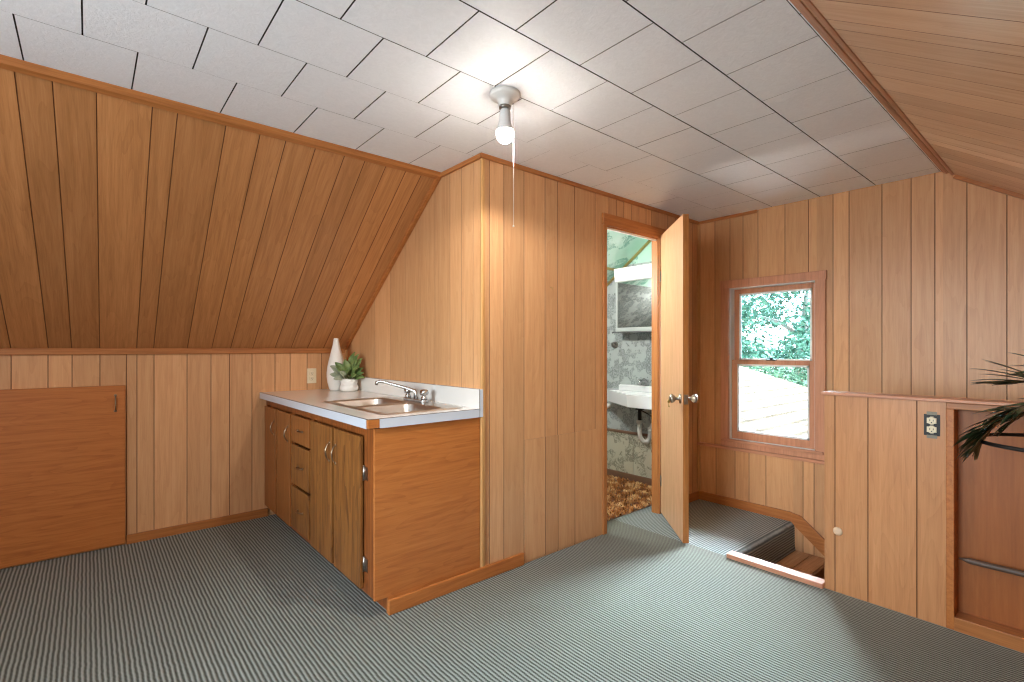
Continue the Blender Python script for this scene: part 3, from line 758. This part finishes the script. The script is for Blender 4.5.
# potted plant on counter
pp = empty('potted_plant', (1.475, 3.60, .904), 'small broad-leaved green plant in a white pot beside the tall vase', 'plant')
m = MB(); m.lathe([(r, z+.904) for r, z in ((.045, 0), (.056, .002), (.066, .016), (.067, .032), (.061, .046), (.056, .050), (.058, .055), (.061, .066), (.061, .094), (.057, .095), (.055, .088), (.054, .06))], (1.475, 3.60, 0), n=32, cap=True)
m.build('pot', M['white_ceramic'], pp)
m = MB(); m.lathe([(.055, .975), (.03, .980), (.002, .981)], (1.475, 3.60, 0), n=20); m.build('soil', M['soil'], pp)
def leaf_mesh(base_, tip, width, normal, curl=.02, wav=.004, seg=8, seed=0):
    b, t_, n_ = Vector(base_), Vector(tip), Vector(normal); ax = t_-b; Ln = ax.length; ax.normalize()
    sd = ax.cross(n_).normalized(); n_ = sd.cross(ax).normalized(); r = random.Random(seed); ph = r.random()*6
    v = []; f_ = []
    for i in range(seg+1):
        u = i/seg; wd = width*.5*(math.sin(PI*min(1, u*.93+.05))**.75)*(1-.1*u)
        for jx in (-1, -.5, 0, .5, 1):
            z = curl*(-(u-.45)**2*4+.8)+abs(jx)*wd*.35+wav*math.sin(ph+u*14+jx*2)*abs(jx)
            v.append(b+ax*(Ln*u)+sd*(jx*wd)+n_*z)
    for i in range(seg):
        for jx in range(4): a = i*5+jx; f_.append((a, a+1, a+6, a+5))
    return v, f_
lr = random.Random(21)
specs = []
tips = [(.10, .17, 0, 0), (.04, .215, .0, 0), (.13, .10, 0, 0), (.13, .03, .03, 0), (-.02, .16, .03, 0), (-.085, .14, .05, 0), (-.12, .115, .05, 1), (-.125, .055, .05, 1), (-.09, .02, .07, 1), (.02, .09, .08, 0),
        (.075, .05, .08, 0), (.0, .13, -.02, 0), (.09, .12, .05, 0), (-.04, .075, .08, 1), (.07, .20, .01, 0), (-.06, .10, -.03, 0), (.12, .065, .05, 0)]
pc = Vector((1.475, 3.60, .98)); er = Vector((.762, -.648, 0)); ec = Vector((-.648, -.762, 0))
for i, (tr_, tu, tc_, pale) in enumerate(tips):
    tip = pc+er*tr_+ec*tc_+Vector((0, 0, tu))
    if tip.x > 1.548: tip.x = 1.548
    st = pc+er*(tr_*.12)+ec*(tc_*.15); mid_ = pc+er*(tr_*.3)+ec*(tc_*.35)+Vector((0, 0, max(.018, tu*.34)))
    q = MB(); q.tube([st, (st+mid_)/2+Vector((0, 0, .004)), mid_], .0022, 6); q.build('leaf_stem', M['leaf_light'], pp)
    nrm = ec*.9+Vector((0, 0, .6))+er*(-.3 if tr_ > 0 else .3)
    v, f_ = leaf_mesh(mid_, tip, .062 if tu > .1 else .05, nrm, curl=.012, seed=i)
    q = MB(); q.poly([Vector((min(p.x, 1.556), p.y, max(p.z, .915))) for p in v], f_, 0, True); o = q.build('leaf', M['leaf_under'] if pale else M['leaf_light'], pp)
    s1 = o.modifiers.new('sol', 'SOLIDIFY'); s1.thickness = .0008
    if pale: o['label'] = 'pale grey-green leaf underside'

# outlets
def duplex(parent, c, out, sidev, mat, plate=True):
    c, out, sd = Vector(c), Vector(out), Vector(sidev); up = Vector((0, 0, 1))
    for s in (-1, 1):
        q = MB(); cc = c+up*(s*.0195)
        q.lathe([(.0165, 0), (.0165, .006), (.015, .007)], cc, out, 20); q.obox(cc+out*.0035, sd*.0165, up*.012, out*.0034)
        r = q.build('receptacle', mat, parent)
        q = MB()
        for t in (-1, 1): q.obox(cc+sd*(t*.006)+out*.0072+up*.002, sd*.0011, up*.004, out*.0006)
        q.lathe([(.0024, .0066), (.0024, .0078)], cc-up*.008, out, 8); q.build('slot', M['black'], r)
    return
o1 = empty('wall_outlet', (1.313, YK, 1.01), 'ivory electrical outlet with cover plate on knee wall above counter', 'outlet')
q = MB(); q.box((1.313-.035, YK-.006, 1.01-.057), (1.313+.035, YK-.0005, 1.01+.057)); q.build('cover_plate', M['ivory'], o1, bevel=.003)
duplex(o1, (1.313, YK-.006, 1.01), (0, -1, 0), (1, 0, 0), M['ivory'])
o2 = empty('uncovered_outlet', (XH, .480, .88), 'yellowed outlet in a bare dark metal box without cover, on half wall', 'outlet')
q = MB(); yc, zc = .480, .880
q.box((XH-.002, yc-.028, zc-.047), (XH-.0005, yc+.028, zc+.047)); q.build('outlet_box', M['black'], o2)
duplex(o2, (XH-.003, yc, zc), (-1, 0, 0), (0, 1, 0), M['ivory'])
q = MB()
q.box((XH-.0045, yc-.006, zc-.040), (XH-.002, yc+.006, zc+.040)); 
for s in (-1, 1): q.box((XH-.004, yc-.018, zc+s*.052-.007), (XH-.0022, yc+.018, zc+s*.052+.007)); q.cyl((XH-.004, yc, zc+s*.052), (XH-.0065, yc, zc+s*.052), .003, 8)
q.build('mounting_strap', plain('zinc', '#8C8474', .6, .4), o2)
# round plug in the half wall
q = MB(); q.lathe([(.021, 0), (.021, .003), (.017, .006), (.006, .007)], (XH-.0005, .845, .306), (-1, 0, 0), 20); o = q.build('wooden_plug', plain('worn_plug', '#D8B896', .5), origin=(XH, .845, .306))
tag(o, 'small round pale wooden plug low on the half wall', 'plug')
# small screw hooks left in the partition
q = MB(); q.tube([(2.09, YP+.002, 1.585), (2.09, YP-.012, 1.583), (2.094, YP-.02, 1.576), (2.09, YP-.018, 1.568)], .0018, 6)
o = q.build('wall_hook', M['brass'], origin=(2.09, YP, 1.58)); tag(o, 'tiny brass hook screwed into the panelled partition wall', 'hook')

# rod in recess
q = MB(); q.tube([(XH+.035, .395, .306), (XH+.035, .375, .305), (XH+.036, .36, .304), (XH+.04, -.9, .300)], [.002, .008, .0125, .0125], 12)
o = q.build('metal_rod', M['pipe'], origin=(XH+.035, 0, .31)); tag(o, 'brown metal rod lying across the open recess at right', 'rod')

# ------------------------------------------------------------------ ceiling lamp
BX, BY = 1.283, 1.553
lm = empty('ceiling_lamp', (BX, BY, HC), 'bare lit bulb in a porcelain ceiling lampholder with pull cord', 'lamp')
q = MB(); q.lathe([(.062, HC-.0005), (.063, HC-.010), (.057, HC-.018), (.036, HC-.026), (.028, HC-.035), (.026, HC-.050), (.024, HC-.052)], (BX, BY, 0), n=32); q.build('lampholder', M['white_ceramic'], lm)
q = MB(); q.lathe([(.024, HC-.052), (.024, HC-.062), (.018, HC-.064)], (BX, BY, 0), n=24); q.build('socket_ring', M['nickel'], lm)
q = MB(); q.lathe([(.016, HC-.064), (.020, HC-.070), (.023, HC-.085), (.0235, HC-.118), (.027, HC-.128), (.0325, HC-.141), (.0348, HC-.152)], (BX, BY, 0), n=24); q.build('bulb_base', M['white_paint'], lm)
q = MB(); q.lathe([(.0345, HC-.152), (.035, HC-.158), (.034, HC-.172), (.028, HC-.187), (.016, HC-.197), (.001, HC-.200)], (BX, BY, 0), n=24); q.build('bulb', M['bulb'], lm)
q = MB(); px, py = BX+.03, BY-.018
q.tube([(BX+.024, BY-.012, HC-.04), (px, py, HC-.045), (px, py, HC-.2), (px, py, 1.72)], .0009, 6); q.sphere((px, py, 1.716), .004, n=6); q.build('pull_cord', M['string'], lm)

# ------------------------------------------------------------------ bathroom contents
bs = empty('bathroom_sink', (XF, 2.62, .80), 'white wall-hung bathroom sink seen through the doorway', 'sink')
ZB = .845
pl = [(XF-.001, 3.00), (3.66, 2.98), (3.35, 2.50), (3.35, 2.20), (XF-.001, 2.20)]
q = MB(); n_ = len(pl)
inner = [(3.62, 2.86), (3.62-.0, 2.85), (3.41, 2.52), (3.41, 2.26), (3.62, 2.26)]
top = [(x, y, ZB) for x, y in pl]; bot = [(x+(.008 if x < 3.7 else 0), y-(.006 if y > 2.4 else -.01), ZB-.105) for x, y in pl]
q.poly(top+bot, [tuple(range(n_, 2*n_))]+[(i, (i+1) % n_, n_+(i+1) % n_, n_+i) for i in range(n_)])
inn = [(3.63, 2.84, ZB), (3.60, 2.86, ZB), (3.40, 2.50, ZB), (3.40, 2.26, ZB), (3.63, 2.26, ZB)]; ind = [(3.59, 2.76, ZB-.08), (3.56, 2.78, ZB-.08), (3.44, 2.46, ZB-.08), (3.44, 2.32, ZB-.08), (3.59, 2.32, ZB-.08)]
q.poly(top+inn+ind, [(i, (i+1) % 5, 5+(i+1) % 5, 5+i) for i in range(5)]+[(5+i, 5+(i+1) % 5, 10+(i+1) % 5, 10+i) for i in range(5)]+[(10, 11, 12, 13, 14)])
q.build('basin', M['porcelain'], bs, bevel=.006)
q = MB(); q.box((3.68, 2.20, ZB-.01), (XF-.001, 2.835, ZB+.05)); q.build('basin_ledge', M['porcelain'], bs, bevel=.012)
bf = empty('bathroom_faucet', (3.73, 2.55, ZB+.05), 'chrome faucet with cross handles on the white bathroom sink', 'faucet')
q = MB(); q.tube([(3.73, 2.565, ZB+.051), (3.73, 2.565, ZB+.09), (3.69, 2.565, ZB+.105), (3.63, 2.565, ZB+.09), (3.62, 2.565, ZB+.075)], [.02, .018, .014, .011, .011], 10); q.build('spout', M['chrome'], bf)
for y in (2.64, 2.49):
    q = MB(); q.cyl((3.73, y, ZB+.051), (3.73, y, ZB+.085), .011, 12); q.sphere((3.73, y, ZB+.095), .014, n=8)
    for a in range(4): q.cyl((3.73, y, ZB+.095), (3.73+.026*math.cos(a*PI/2+.4), y+.026*math.sin(a*PI/2+.4), ZB+.098), .005, 8)
    q.build('handle', M['chrome'], bf)
pt_ = empty('sink_drain_pipe', (3.60, 2.53, .45), 'white plastic drain trap with dark tailpiece beneath the bathroom sink', 'pipe')
q = MB(); q.tube([(3.585, 2.535, .60), (3.585, 2.535, .50), (3.588, 2.53, .46), (3.60, 2.505, .43), (3.615, 2.48, .43), (3.625, 2.465, .46), (3.628, 2.455, .53), (3.64, 2.445, .575), (3.66, 2.435, .59), (3.70, 2.42, .585), (XF-.01, 2.40, .58)], .019, 12)
q.lathe([(.029, .585), (.029, .61)], (3.585, 2.535, 0), n=16); q.lathe([(.026, .52), (.026, .55)], (3.628, 2.455, 0), n=16); q.build('trap', M['pvc'], pt_)
q = MB(); q.cyl((3.585, 2.535, .61), (3.585, 2.535, .737), .016, 12); q.lathe([(.04, .70), (.03, .72), (.03, .737)], (3.585, 2.535, 0), n=16); q.cyl((3.585, 2.535, .70), (3.62, 2.41, .64), .006, 8)
o = q.build('tailpiece', M['dark_metal'], pt_); o['label'] = 'dark metal tailpiece'
for k_, (y, z0, z1) in enumerate(((2.50, .19, .64),)):
    sp2 = empty('water_supply_pipe', (3.75, y, .2), 'thin chrome water supply pipe beneath the bathroom sink', 'pipe')
    q = MB(); q.tube([(3.70, 2.50, .735), (3.70, 2.50, .60), (3.72, 2.505, .45), (3.745, 2.51, .26), (XF-.024, 2.51, .16)], .007, 8); q.build('supply_tube', M['chrome'], sp2)
    q = MB(); q.sphere((3.735, 2.505, .33), .016, n=8, sc=(1, 1, 1.4)); q.build('shutoff_valve', M['chrome'], sp2)
q = MB(); q.lathe([(.02, 0), (.026, .01), (.026, .03), (.012, .04)], (XF-.001, 3.02, .675), (-1, 0, 0), 14); o = q.build('pipe_cap', M['pvc'], origin=(XF, 3.02, .675)); tag(o, 'small white round pipe cap on marbled wall below the sink edge', 'pipe cap')
# medicine cabinet
mc = empty('medicine_cabinet', (XF, 2.6, 1.37), 'mirrored medicine cabinet on the marbled bathroom wall below the vanity light', 'cabinet')
q = MB(); q.box((3.66, 2.22, 1.375), (XF-.001, 2.835, 1.822)); q.build('cabinet_box', M['white_paint'], mc)
q = MB(); y0, y1, z0, z1 = 2.22, 2.835, 1.372, 1.824
for a, b in (((3.648, y0, z0), (3.66, y0+.012, z1)), ((3.644, y1-.018, z0), (3.66, y1, z1)), ((3.644, y0, z1-.008), (3.66, y1, z1)), ((3.64, y0, z0), (3.66, y1, z0+.035))): q.box(a, b)
q.build('mirror_frame', plain('frame_grey', '#B4B8B6', .3), mc, bevel=.002)
q = MB(); q.box((3.652, y0+.012, z0+.035), (3.659, y1-.018, z1-.008)); q.build('mirror', M['mirror'], mc)
q = MB(); q.box((3.615, y0, z0-.012), (XF-.001, y1+.02, z0-.002)); q.build('shelf', M['chrome'], mc)
vl = empty('vanity_light', (XF, 2.6, 1.83), 'long white box light above the bathroom mirror cabinet', 'lamp')
q = MB(); q.prism([(3.66, 2.20, 1.826), (3.645, 2.20, 1.944), (XF-.001, 2.20, 1.950), (XF-.001, 2.20, 1.826)], (0, .66, 0)); q.build('diffuser', M['vanity_glow'], vl, bevel=.004)
# round towel hook
q = MB(); q.lathe([(.03, 0), (.03, .006), (.018, .012), (.018, .03), (.024, .036), (.012, .042)], (XF-.0005, 2.945, 1.255), (-1, 0, 0), 18); o = q.build('towel_hook', M['nickel'], origin=(XF, 2.945, 1.255)); tag(o, 'round metal towel hook on marbled bathroom wall', 'hook')
# shag carpet tufts
q = MB(); sr = random.Random(5)
for i in range(9000):
    x = sr.uniform(2.45, XF-.03); y = sr.uniform(YP+.135, 3.4)
    a = sr.uniform(0, 2*PI); l_ = sr.uniform(.018, .04); hgt = sr.uniform(.014, .034); w_ = .0035
    p0 = Vector((x, y, .003)); d1 = Vector((math.cos(a), math.sin(a), 0)); pr_ = Vector((-d1.y, d1.x, 0))*w_
    p1 = p0+d1*l_*.4+Vector((0, 0, hgt)); p2 = p0+d1*l_+Vector((0, 0, hgt*.7))
    b_ = [p0-pr_, p0+pr_, p1-pr_, p1+pr_, p2-pr_*.6, p2+pr_*.6]
    if p2.x > XF-.022: continue
    q.poly(b_, [(0, 1, 3, 2), (2, 3, 5, 4)], 0, True)
o = q.build('shag_carpet', M['shag'], merge=False); tag(o, 'gold and brown shag carpet on the bathroom floor', 'carpet', kind='stuff')

# ------------------------------------------------------------------ palm and its stand
PX, PY = 2.50, .07
st = empty('plant_stand', (PX, PY, 0), 'dark metal ring plant stand in front of the recess at right', 'stand')
RR = .225; ZS = .893
q = MB(); q.tube([(PX+RR*math.cos(2*PI*i/40), PY+RR*math.sin(2*PI*i/40), ZS) for i in range(40)], .0068, 8, closed=True); q.build('ring', M['black'], st)
dirs = (-100, -50, -10)
for d_ in dirs:
    a = math.radians(d_)
    q = MB(); q.tube([(PX+RR*math.cos(a), PY+RR*math.sin(a), ZS), (PX+.12*math.cos(a), PY+.12*math.sin(a), .45), (PX+.2*math.cos(a)+.0, PY+.2*math.sin(a)-.02, .0)], .006, 8); q.build('leg', M['black'], st)
q = MB(); q.lathe([(.075, .86), (.075, .868)], (PX, PY-.04, 0), n=24)
for d_ in dirs + (-160,):
    a = math.radians(d_); q.cyl((PX, PY-.04, .864), (PX+RR*math.cos(a), PY+RR*math.sin(a), ZS), .004, 6)
q.build('tray', M['black'], st)
pm_ = empty('palm_plant', (PX, PY-.04, .868), 'dark green potted palm with drooping glossy fronds at right edge', 'plant')
q = MB(); q.lathe([(.045, .8685), (.055, .875), (.07, .97), (.072, .98), (.066, .98), (.06, .96)], (PX, PY-.04, 0), n=24); q.build('pot', M['soil'], pm_)
def frond(ctrl, leaf_len, nleaf, seed, droop=.3, skip=.25, spread=1.0):
    r = random.Random(seed); P_ = [Vector(p) for p in ctrl]; K = len(P_)-1
    def cr(t):
        x = t*K; i = min(int(x), K-1); u = x-i
        p0, p1, p2, p3 = P_[max(i-1, 0)], P_[i], P_[i+1], P_[min(i+2, K)]
        return .5*((2*p1)+(p2-p0)*u+(2*p0-5*p1+4*p2-p3)*u*u+(-p0+3*p1-3*p2+p3)*u**3)
    q = MB(); q.tube([cr(i/24) for i in range(25)], [.0045*(1-.7*i/24) for i in range(25)], 6)
    fr_ = q.build('frond', M['palm_stem'], pm_)
    q = MB()
    for i in range(nleaf):
        t = skip+(1-skip)*i/(nleaf-1)*.99; p = cr(t); tg = (cr(min(1, t+.02))-cr(t-.02)).normalized()
        up = Vector((0, 0, 1)); sd = tg.cross(up).normalized(); up2 = sd.cross(tg)
        for s in (-1, 1):
            L_ = leaf_len*(math.sin(PI*(.18+.75*(t-skip)/(1-skip)))**.6)*r.uniform(.8, 1.1)
            dv = (tg*(.55+.35*t)+sd*s*(.75*spread)*r.uniform(.8, 1.15)+up2*r.uniform(.05, .35)).normalized()
            w_ = .0088*r.uniform(.8, 1.15); wv = dv.cross(up2).normalized()
            vs = []; pos = p.copy(); dcur = dv.copy(); n5 = 6
            for k in range(n5+1):
                u = k/n5; ww = w_*(math.sin(PI*(.12+.86*u))**.7)
                if k == n5: ww = .0004
                vs += [pos-wv*ww, pos+up2*ww*-.35, pos+wv*ww]
                dcur = (dcur+Vector((0, 0, -droop*1.1/n5*(.4+u*1.6)))).normalized(); pos = pos+dcur*L_/n5
            q.poly(vs, [(3*k+jj, 3*k+jj+1, 3*k+jj+4, 3*k+jj+3) for k in range(n5) for jj in (0, 1)], 0, True)
    o = q.build('leaflets', M['palm'], fr_, merge=False, origin=(PX, PY-.04, .868)); o.location = (0, 0, 0)
    return fr_
b0 = (PX, PY-.04, .97)
FR = [
 ([b0, (2.44, .05, 1.07), (2.38, .12, 1.112), (2.33, .19, 1.102)], .17, 13, 1, .25, .35, .55),
 ([b0, (2.44, .06, 1.03), (2.38, .16, 1.012), (2.38, .219, .968), (2.38, .256, .915), (2.385, .275, .872)], .155, 26, 2, .42, .25, 1.0),
 ([b0, (2.43, .07, 1.05), (2.36, .15, 1.035), (2.35, .21, .995), (2.36, .25, .94), (2.37, .275, .895)], .13, 20, 8, .4, .3, 1.2),
 ([b0, (2.46, .02, 1.10), (2.41, .07, 1.15), (2.35, .10, 1.14)], .15, 9, 3, .3, .4, .6),
 ([b0, (2.55, .04, 1.02), (2.60, .11, 1.01), (2.62, .18, .975), (2.62, .22, .93)], .13, 20, 4, .5, .3, .8),
 ([b0, (2.50, -.05, 1.15), (2.52, -.15, 1.22), (2.5, -.28, 1.2), (2.5, -.4, 1.1)], .2, 16, 5, .4, .3, 1),
 ([b0, (2.40, -.08, 1.12), (2.25, -.15, 1.2), (2.1, -.2, 1.15), (2.0, -.22, 1.05)], .2, 16, 6, .4, .3, 1),
]
for a in FR: frond(*a)

# ------------------------------------------------------------------ outside
def U_(u, v, X):
    a = (u-512)/498.7; return None
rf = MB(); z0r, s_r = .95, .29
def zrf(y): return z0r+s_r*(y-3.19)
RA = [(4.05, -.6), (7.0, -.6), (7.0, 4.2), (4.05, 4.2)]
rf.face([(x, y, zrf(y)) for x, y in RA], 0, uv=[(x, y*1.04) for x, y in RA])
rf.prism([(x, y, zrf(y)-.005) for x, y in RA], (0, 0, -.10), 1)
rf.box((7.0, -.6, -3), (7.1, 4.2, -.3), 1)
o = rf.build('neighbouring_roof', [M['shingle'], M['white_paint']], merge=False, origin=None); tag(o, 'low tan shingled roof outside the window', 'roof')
q = MB(); q.box((5.07, 1.63, zrf(1.63)-.0), (5.17, 1.73, zrf(1.7)+.17)); q.box((5.05, 1.61, zrf(1.7)+.17), (5.19, 1.75, zrf(1.7)+.19))
o = q.build('roof_vent', plain('vent_grey', '#8FA096', .6), origin=(5.12, 1.68, zrf(1.68))); tag(o, 'small grey vent box on the shingled roof outside', 'vent')
def tree(loc, rad, h, n, seed, label):
    r = random.Random(seed); root = empty('tree', loc, label, 'tree', 'trees beyond the window'); L0 = Vector(loc)
    q = MB(); q.tube([L0, L0+Vector((.1, .05, h*.4)), L0+Vector((-.1, .1, h*.7)), L0+Vector((0, 0, h))], [.22, .17, .12, .05], 10)
    for i in range(9):
        a = r.uniform(0, 2*PI); z = h*r.uniform(.35, .85); l_ = rad*r.uniform(.35, .7)
        p = L0+Vector((0, .05, z)); q.tube([p, p+Vector((math.cos(a)*l_*.5, math.sin(a)*l_*.5, l_*.35)), p+Vector((math.cos(a)*l_, math.sin(a)*l_, l_*.5))], [.07, .045, .015], 6)
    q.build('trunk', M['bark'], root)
    q = MB()
    cl = [(max(-1.3, min(1.3, r.gauss(0, rad*.3))), r.gauss(0, rad*.5), max(-1.5, min(1.6, r.gauss(0, 1.0)))+4.2) for _ in range(38)]
    for i in range(n):
        c0 = r.choice(cl); p = L0+Vector((c0[0]+r.gauss(0, .25), c0[1]+r.gauss(0, .25), c0[2]+r.gauss(0, .2)))
        a = Vector((r.gauss(0, 1), r.gauss(0, 1), r.gauss(0, .6))).normalized(); b = a.orthogonal().normalized(); sz = r.uniform(.035, .07)
        b = (b+a.cross(b)*r.uniform(-1, 1)).normalized()
        q.poly([p-a*sz, p+b*sz*.5, p+a*sz, p-b*sz*.5], [(0, 1, 2, 3)])
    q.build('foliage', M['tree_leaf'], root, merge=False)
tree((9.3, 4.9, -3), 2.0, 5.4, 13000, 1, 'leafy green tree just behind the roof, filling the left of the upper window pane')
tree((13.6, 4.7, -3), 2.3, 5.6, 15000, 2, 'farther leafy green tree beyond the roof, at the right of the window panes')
m = MB(); m.box((4.0, -25, -3.1), (45, 45, -3.0)); o = m.build('ground', plain('pale_ground', '#B8B6AE', .95)); struct(o)  # pale grey chosen so the ground bounces daylight up to the ceiling

# ------------------------------------------------------------------ world, lights, camera
wd = bpy.data.worlds.new('sky'); bpy.context.scene.world = wd; wd.use_nodes = True
nt = wd.node_tree; bg = nt.nodes['Background']
sky = nt.nodes.new('ShaderNodeTexSky'); sky.sky_type = 'NISHITA'; sky.sun_disc = False; sky.sun_elevation = math.radians(50); sky.sun_rotation = math.radians(200); sky.air_density = 1.0; sky.dust_density = 3.0
mixc = nt.nodes.new('ShaderNodeMix'); mixc.data_type = 'RGBA'; mixc.inputs[0].default_value = .75
nt.links.new(sky.outputs[0], mixc.inputs[6]); mixc.inputs[7].default_value = (.36, .42, .46, 1)
nt.links.new(mixc.outputs[2], bg.inputs[0]); WORLD = 12.0; bg.inputs[1].default_value = WORLD
def portal(loc, rot, sx, sy):
    l_ = bpy.data.lights.new('window_portal', 'AREA'); l_.shape = 'RECTANGLE'; l_.size = sx; l_.size_y = sy; l_.cycles.is_portal = True
    o = bpy.data.objects.new('window_portal', l_); C.objects.link(o); o.location = loc; o.rotation_euler = rot
portal((XF+.115, (WY0+WY1)/2, (WZ0+WZ1)/2), (0, math.radians(90), 0), WZ1-WZ0, WY1-WY0)     # emits toward -X
portal((XB-.105, (RY0+RY1)/2, (RZ0+RZ1)/2), (0, math.radians(-90), 0), RZ1-RZ0, RY1-RY0)
def emis(m_, s): m_.node_tree.nodes['Principled BSDF'].inputs['Emission Strength'].default_value = s
emis(M['bulb'], 150.0); emis(M['vanity_glow'], .12)
def lamp(name, typ, loc, power, col, rot=(0, 0, 0), **k):
    l_ = bpy.data.lights.new(name, typ); l_.energy = power; l_.color = col
    for a, v in k.items(): setattr(l_, a, v)
    o = bpy.data.objects.new(name, l_); C.objects.link(o); o.location = loc; o.rotation_euler = rot; return o
lamp('hazy_sun', 'SUN', (8, 2, 6), 125.0, (.84, .92, 1.0), (0, math.radians(42), math.radians(12)), angle=math.radians(62))
lamp('ceiling_bulb_light', 'SPOT', (BX, BY, HC-.206), 30, (1.0, .97, .93), spot_size=math.radians(176), spot_blend=.25, shadow_soft_size=.03)
# two unseen fill lamps added at the rear, and the bathroom's ceiling bulb
lamp('rear_fill_area', 'AREA', (XB+.03, (RY0+RY1)/2, (RZ0+RZ1)/2), 40, (.82, .92, 1.0), (0, math.radians(-90), 0), shape='RECTANGLE', size=RZ1-RZ0, size_y=RY1-RY0)
lamp('rear_fill_point', 'POINT', (-.75, 1.55, 2.08), 5, (1.0, .96, .9), shadow_soft_size=.05)
lamp('bathroom_bulb', 'POINT', (2.55, 2.75, 1.80), 40, (1.0, .97, .92), shadow_soft_size=.05)

cam = bpy.data.cameras.new('camera'); co = bpy.data.objects.new('camera', cam); C.objects.link(co)
co.location = (0, 0, 1.22); co.rotation_euler = (math.radians(90), 0, math.radians(49.63-90))
cam.sensor_width = 36; cam.lens = 498.7/1024*36; cam.shift_y = (348.55-341)/1024; cam.clip_start = .02
sc = bpy.context.scene; sc.camera = co
sc.view_settings.view_transform = 'Standard'; sc.view_settings.look = 'None'; sc.view_settings.gamma = 1; sc.view_settings.use_curve_mapping = False
sc.view_settings.exposure = 0.45
sc.cycles.use_denoising = True; sc.cycles.max_bounces = 10; sc.cycles.diffuse_bounces = 6; sc.cycles.transparent_max_bounces = 12
sc.cycles.caustics_reflective = False; sc.cycles.caustics_refractive = False; sc.cycles.sample_clamp_indirect = 6; sc.cycles.filter_width = 1.2
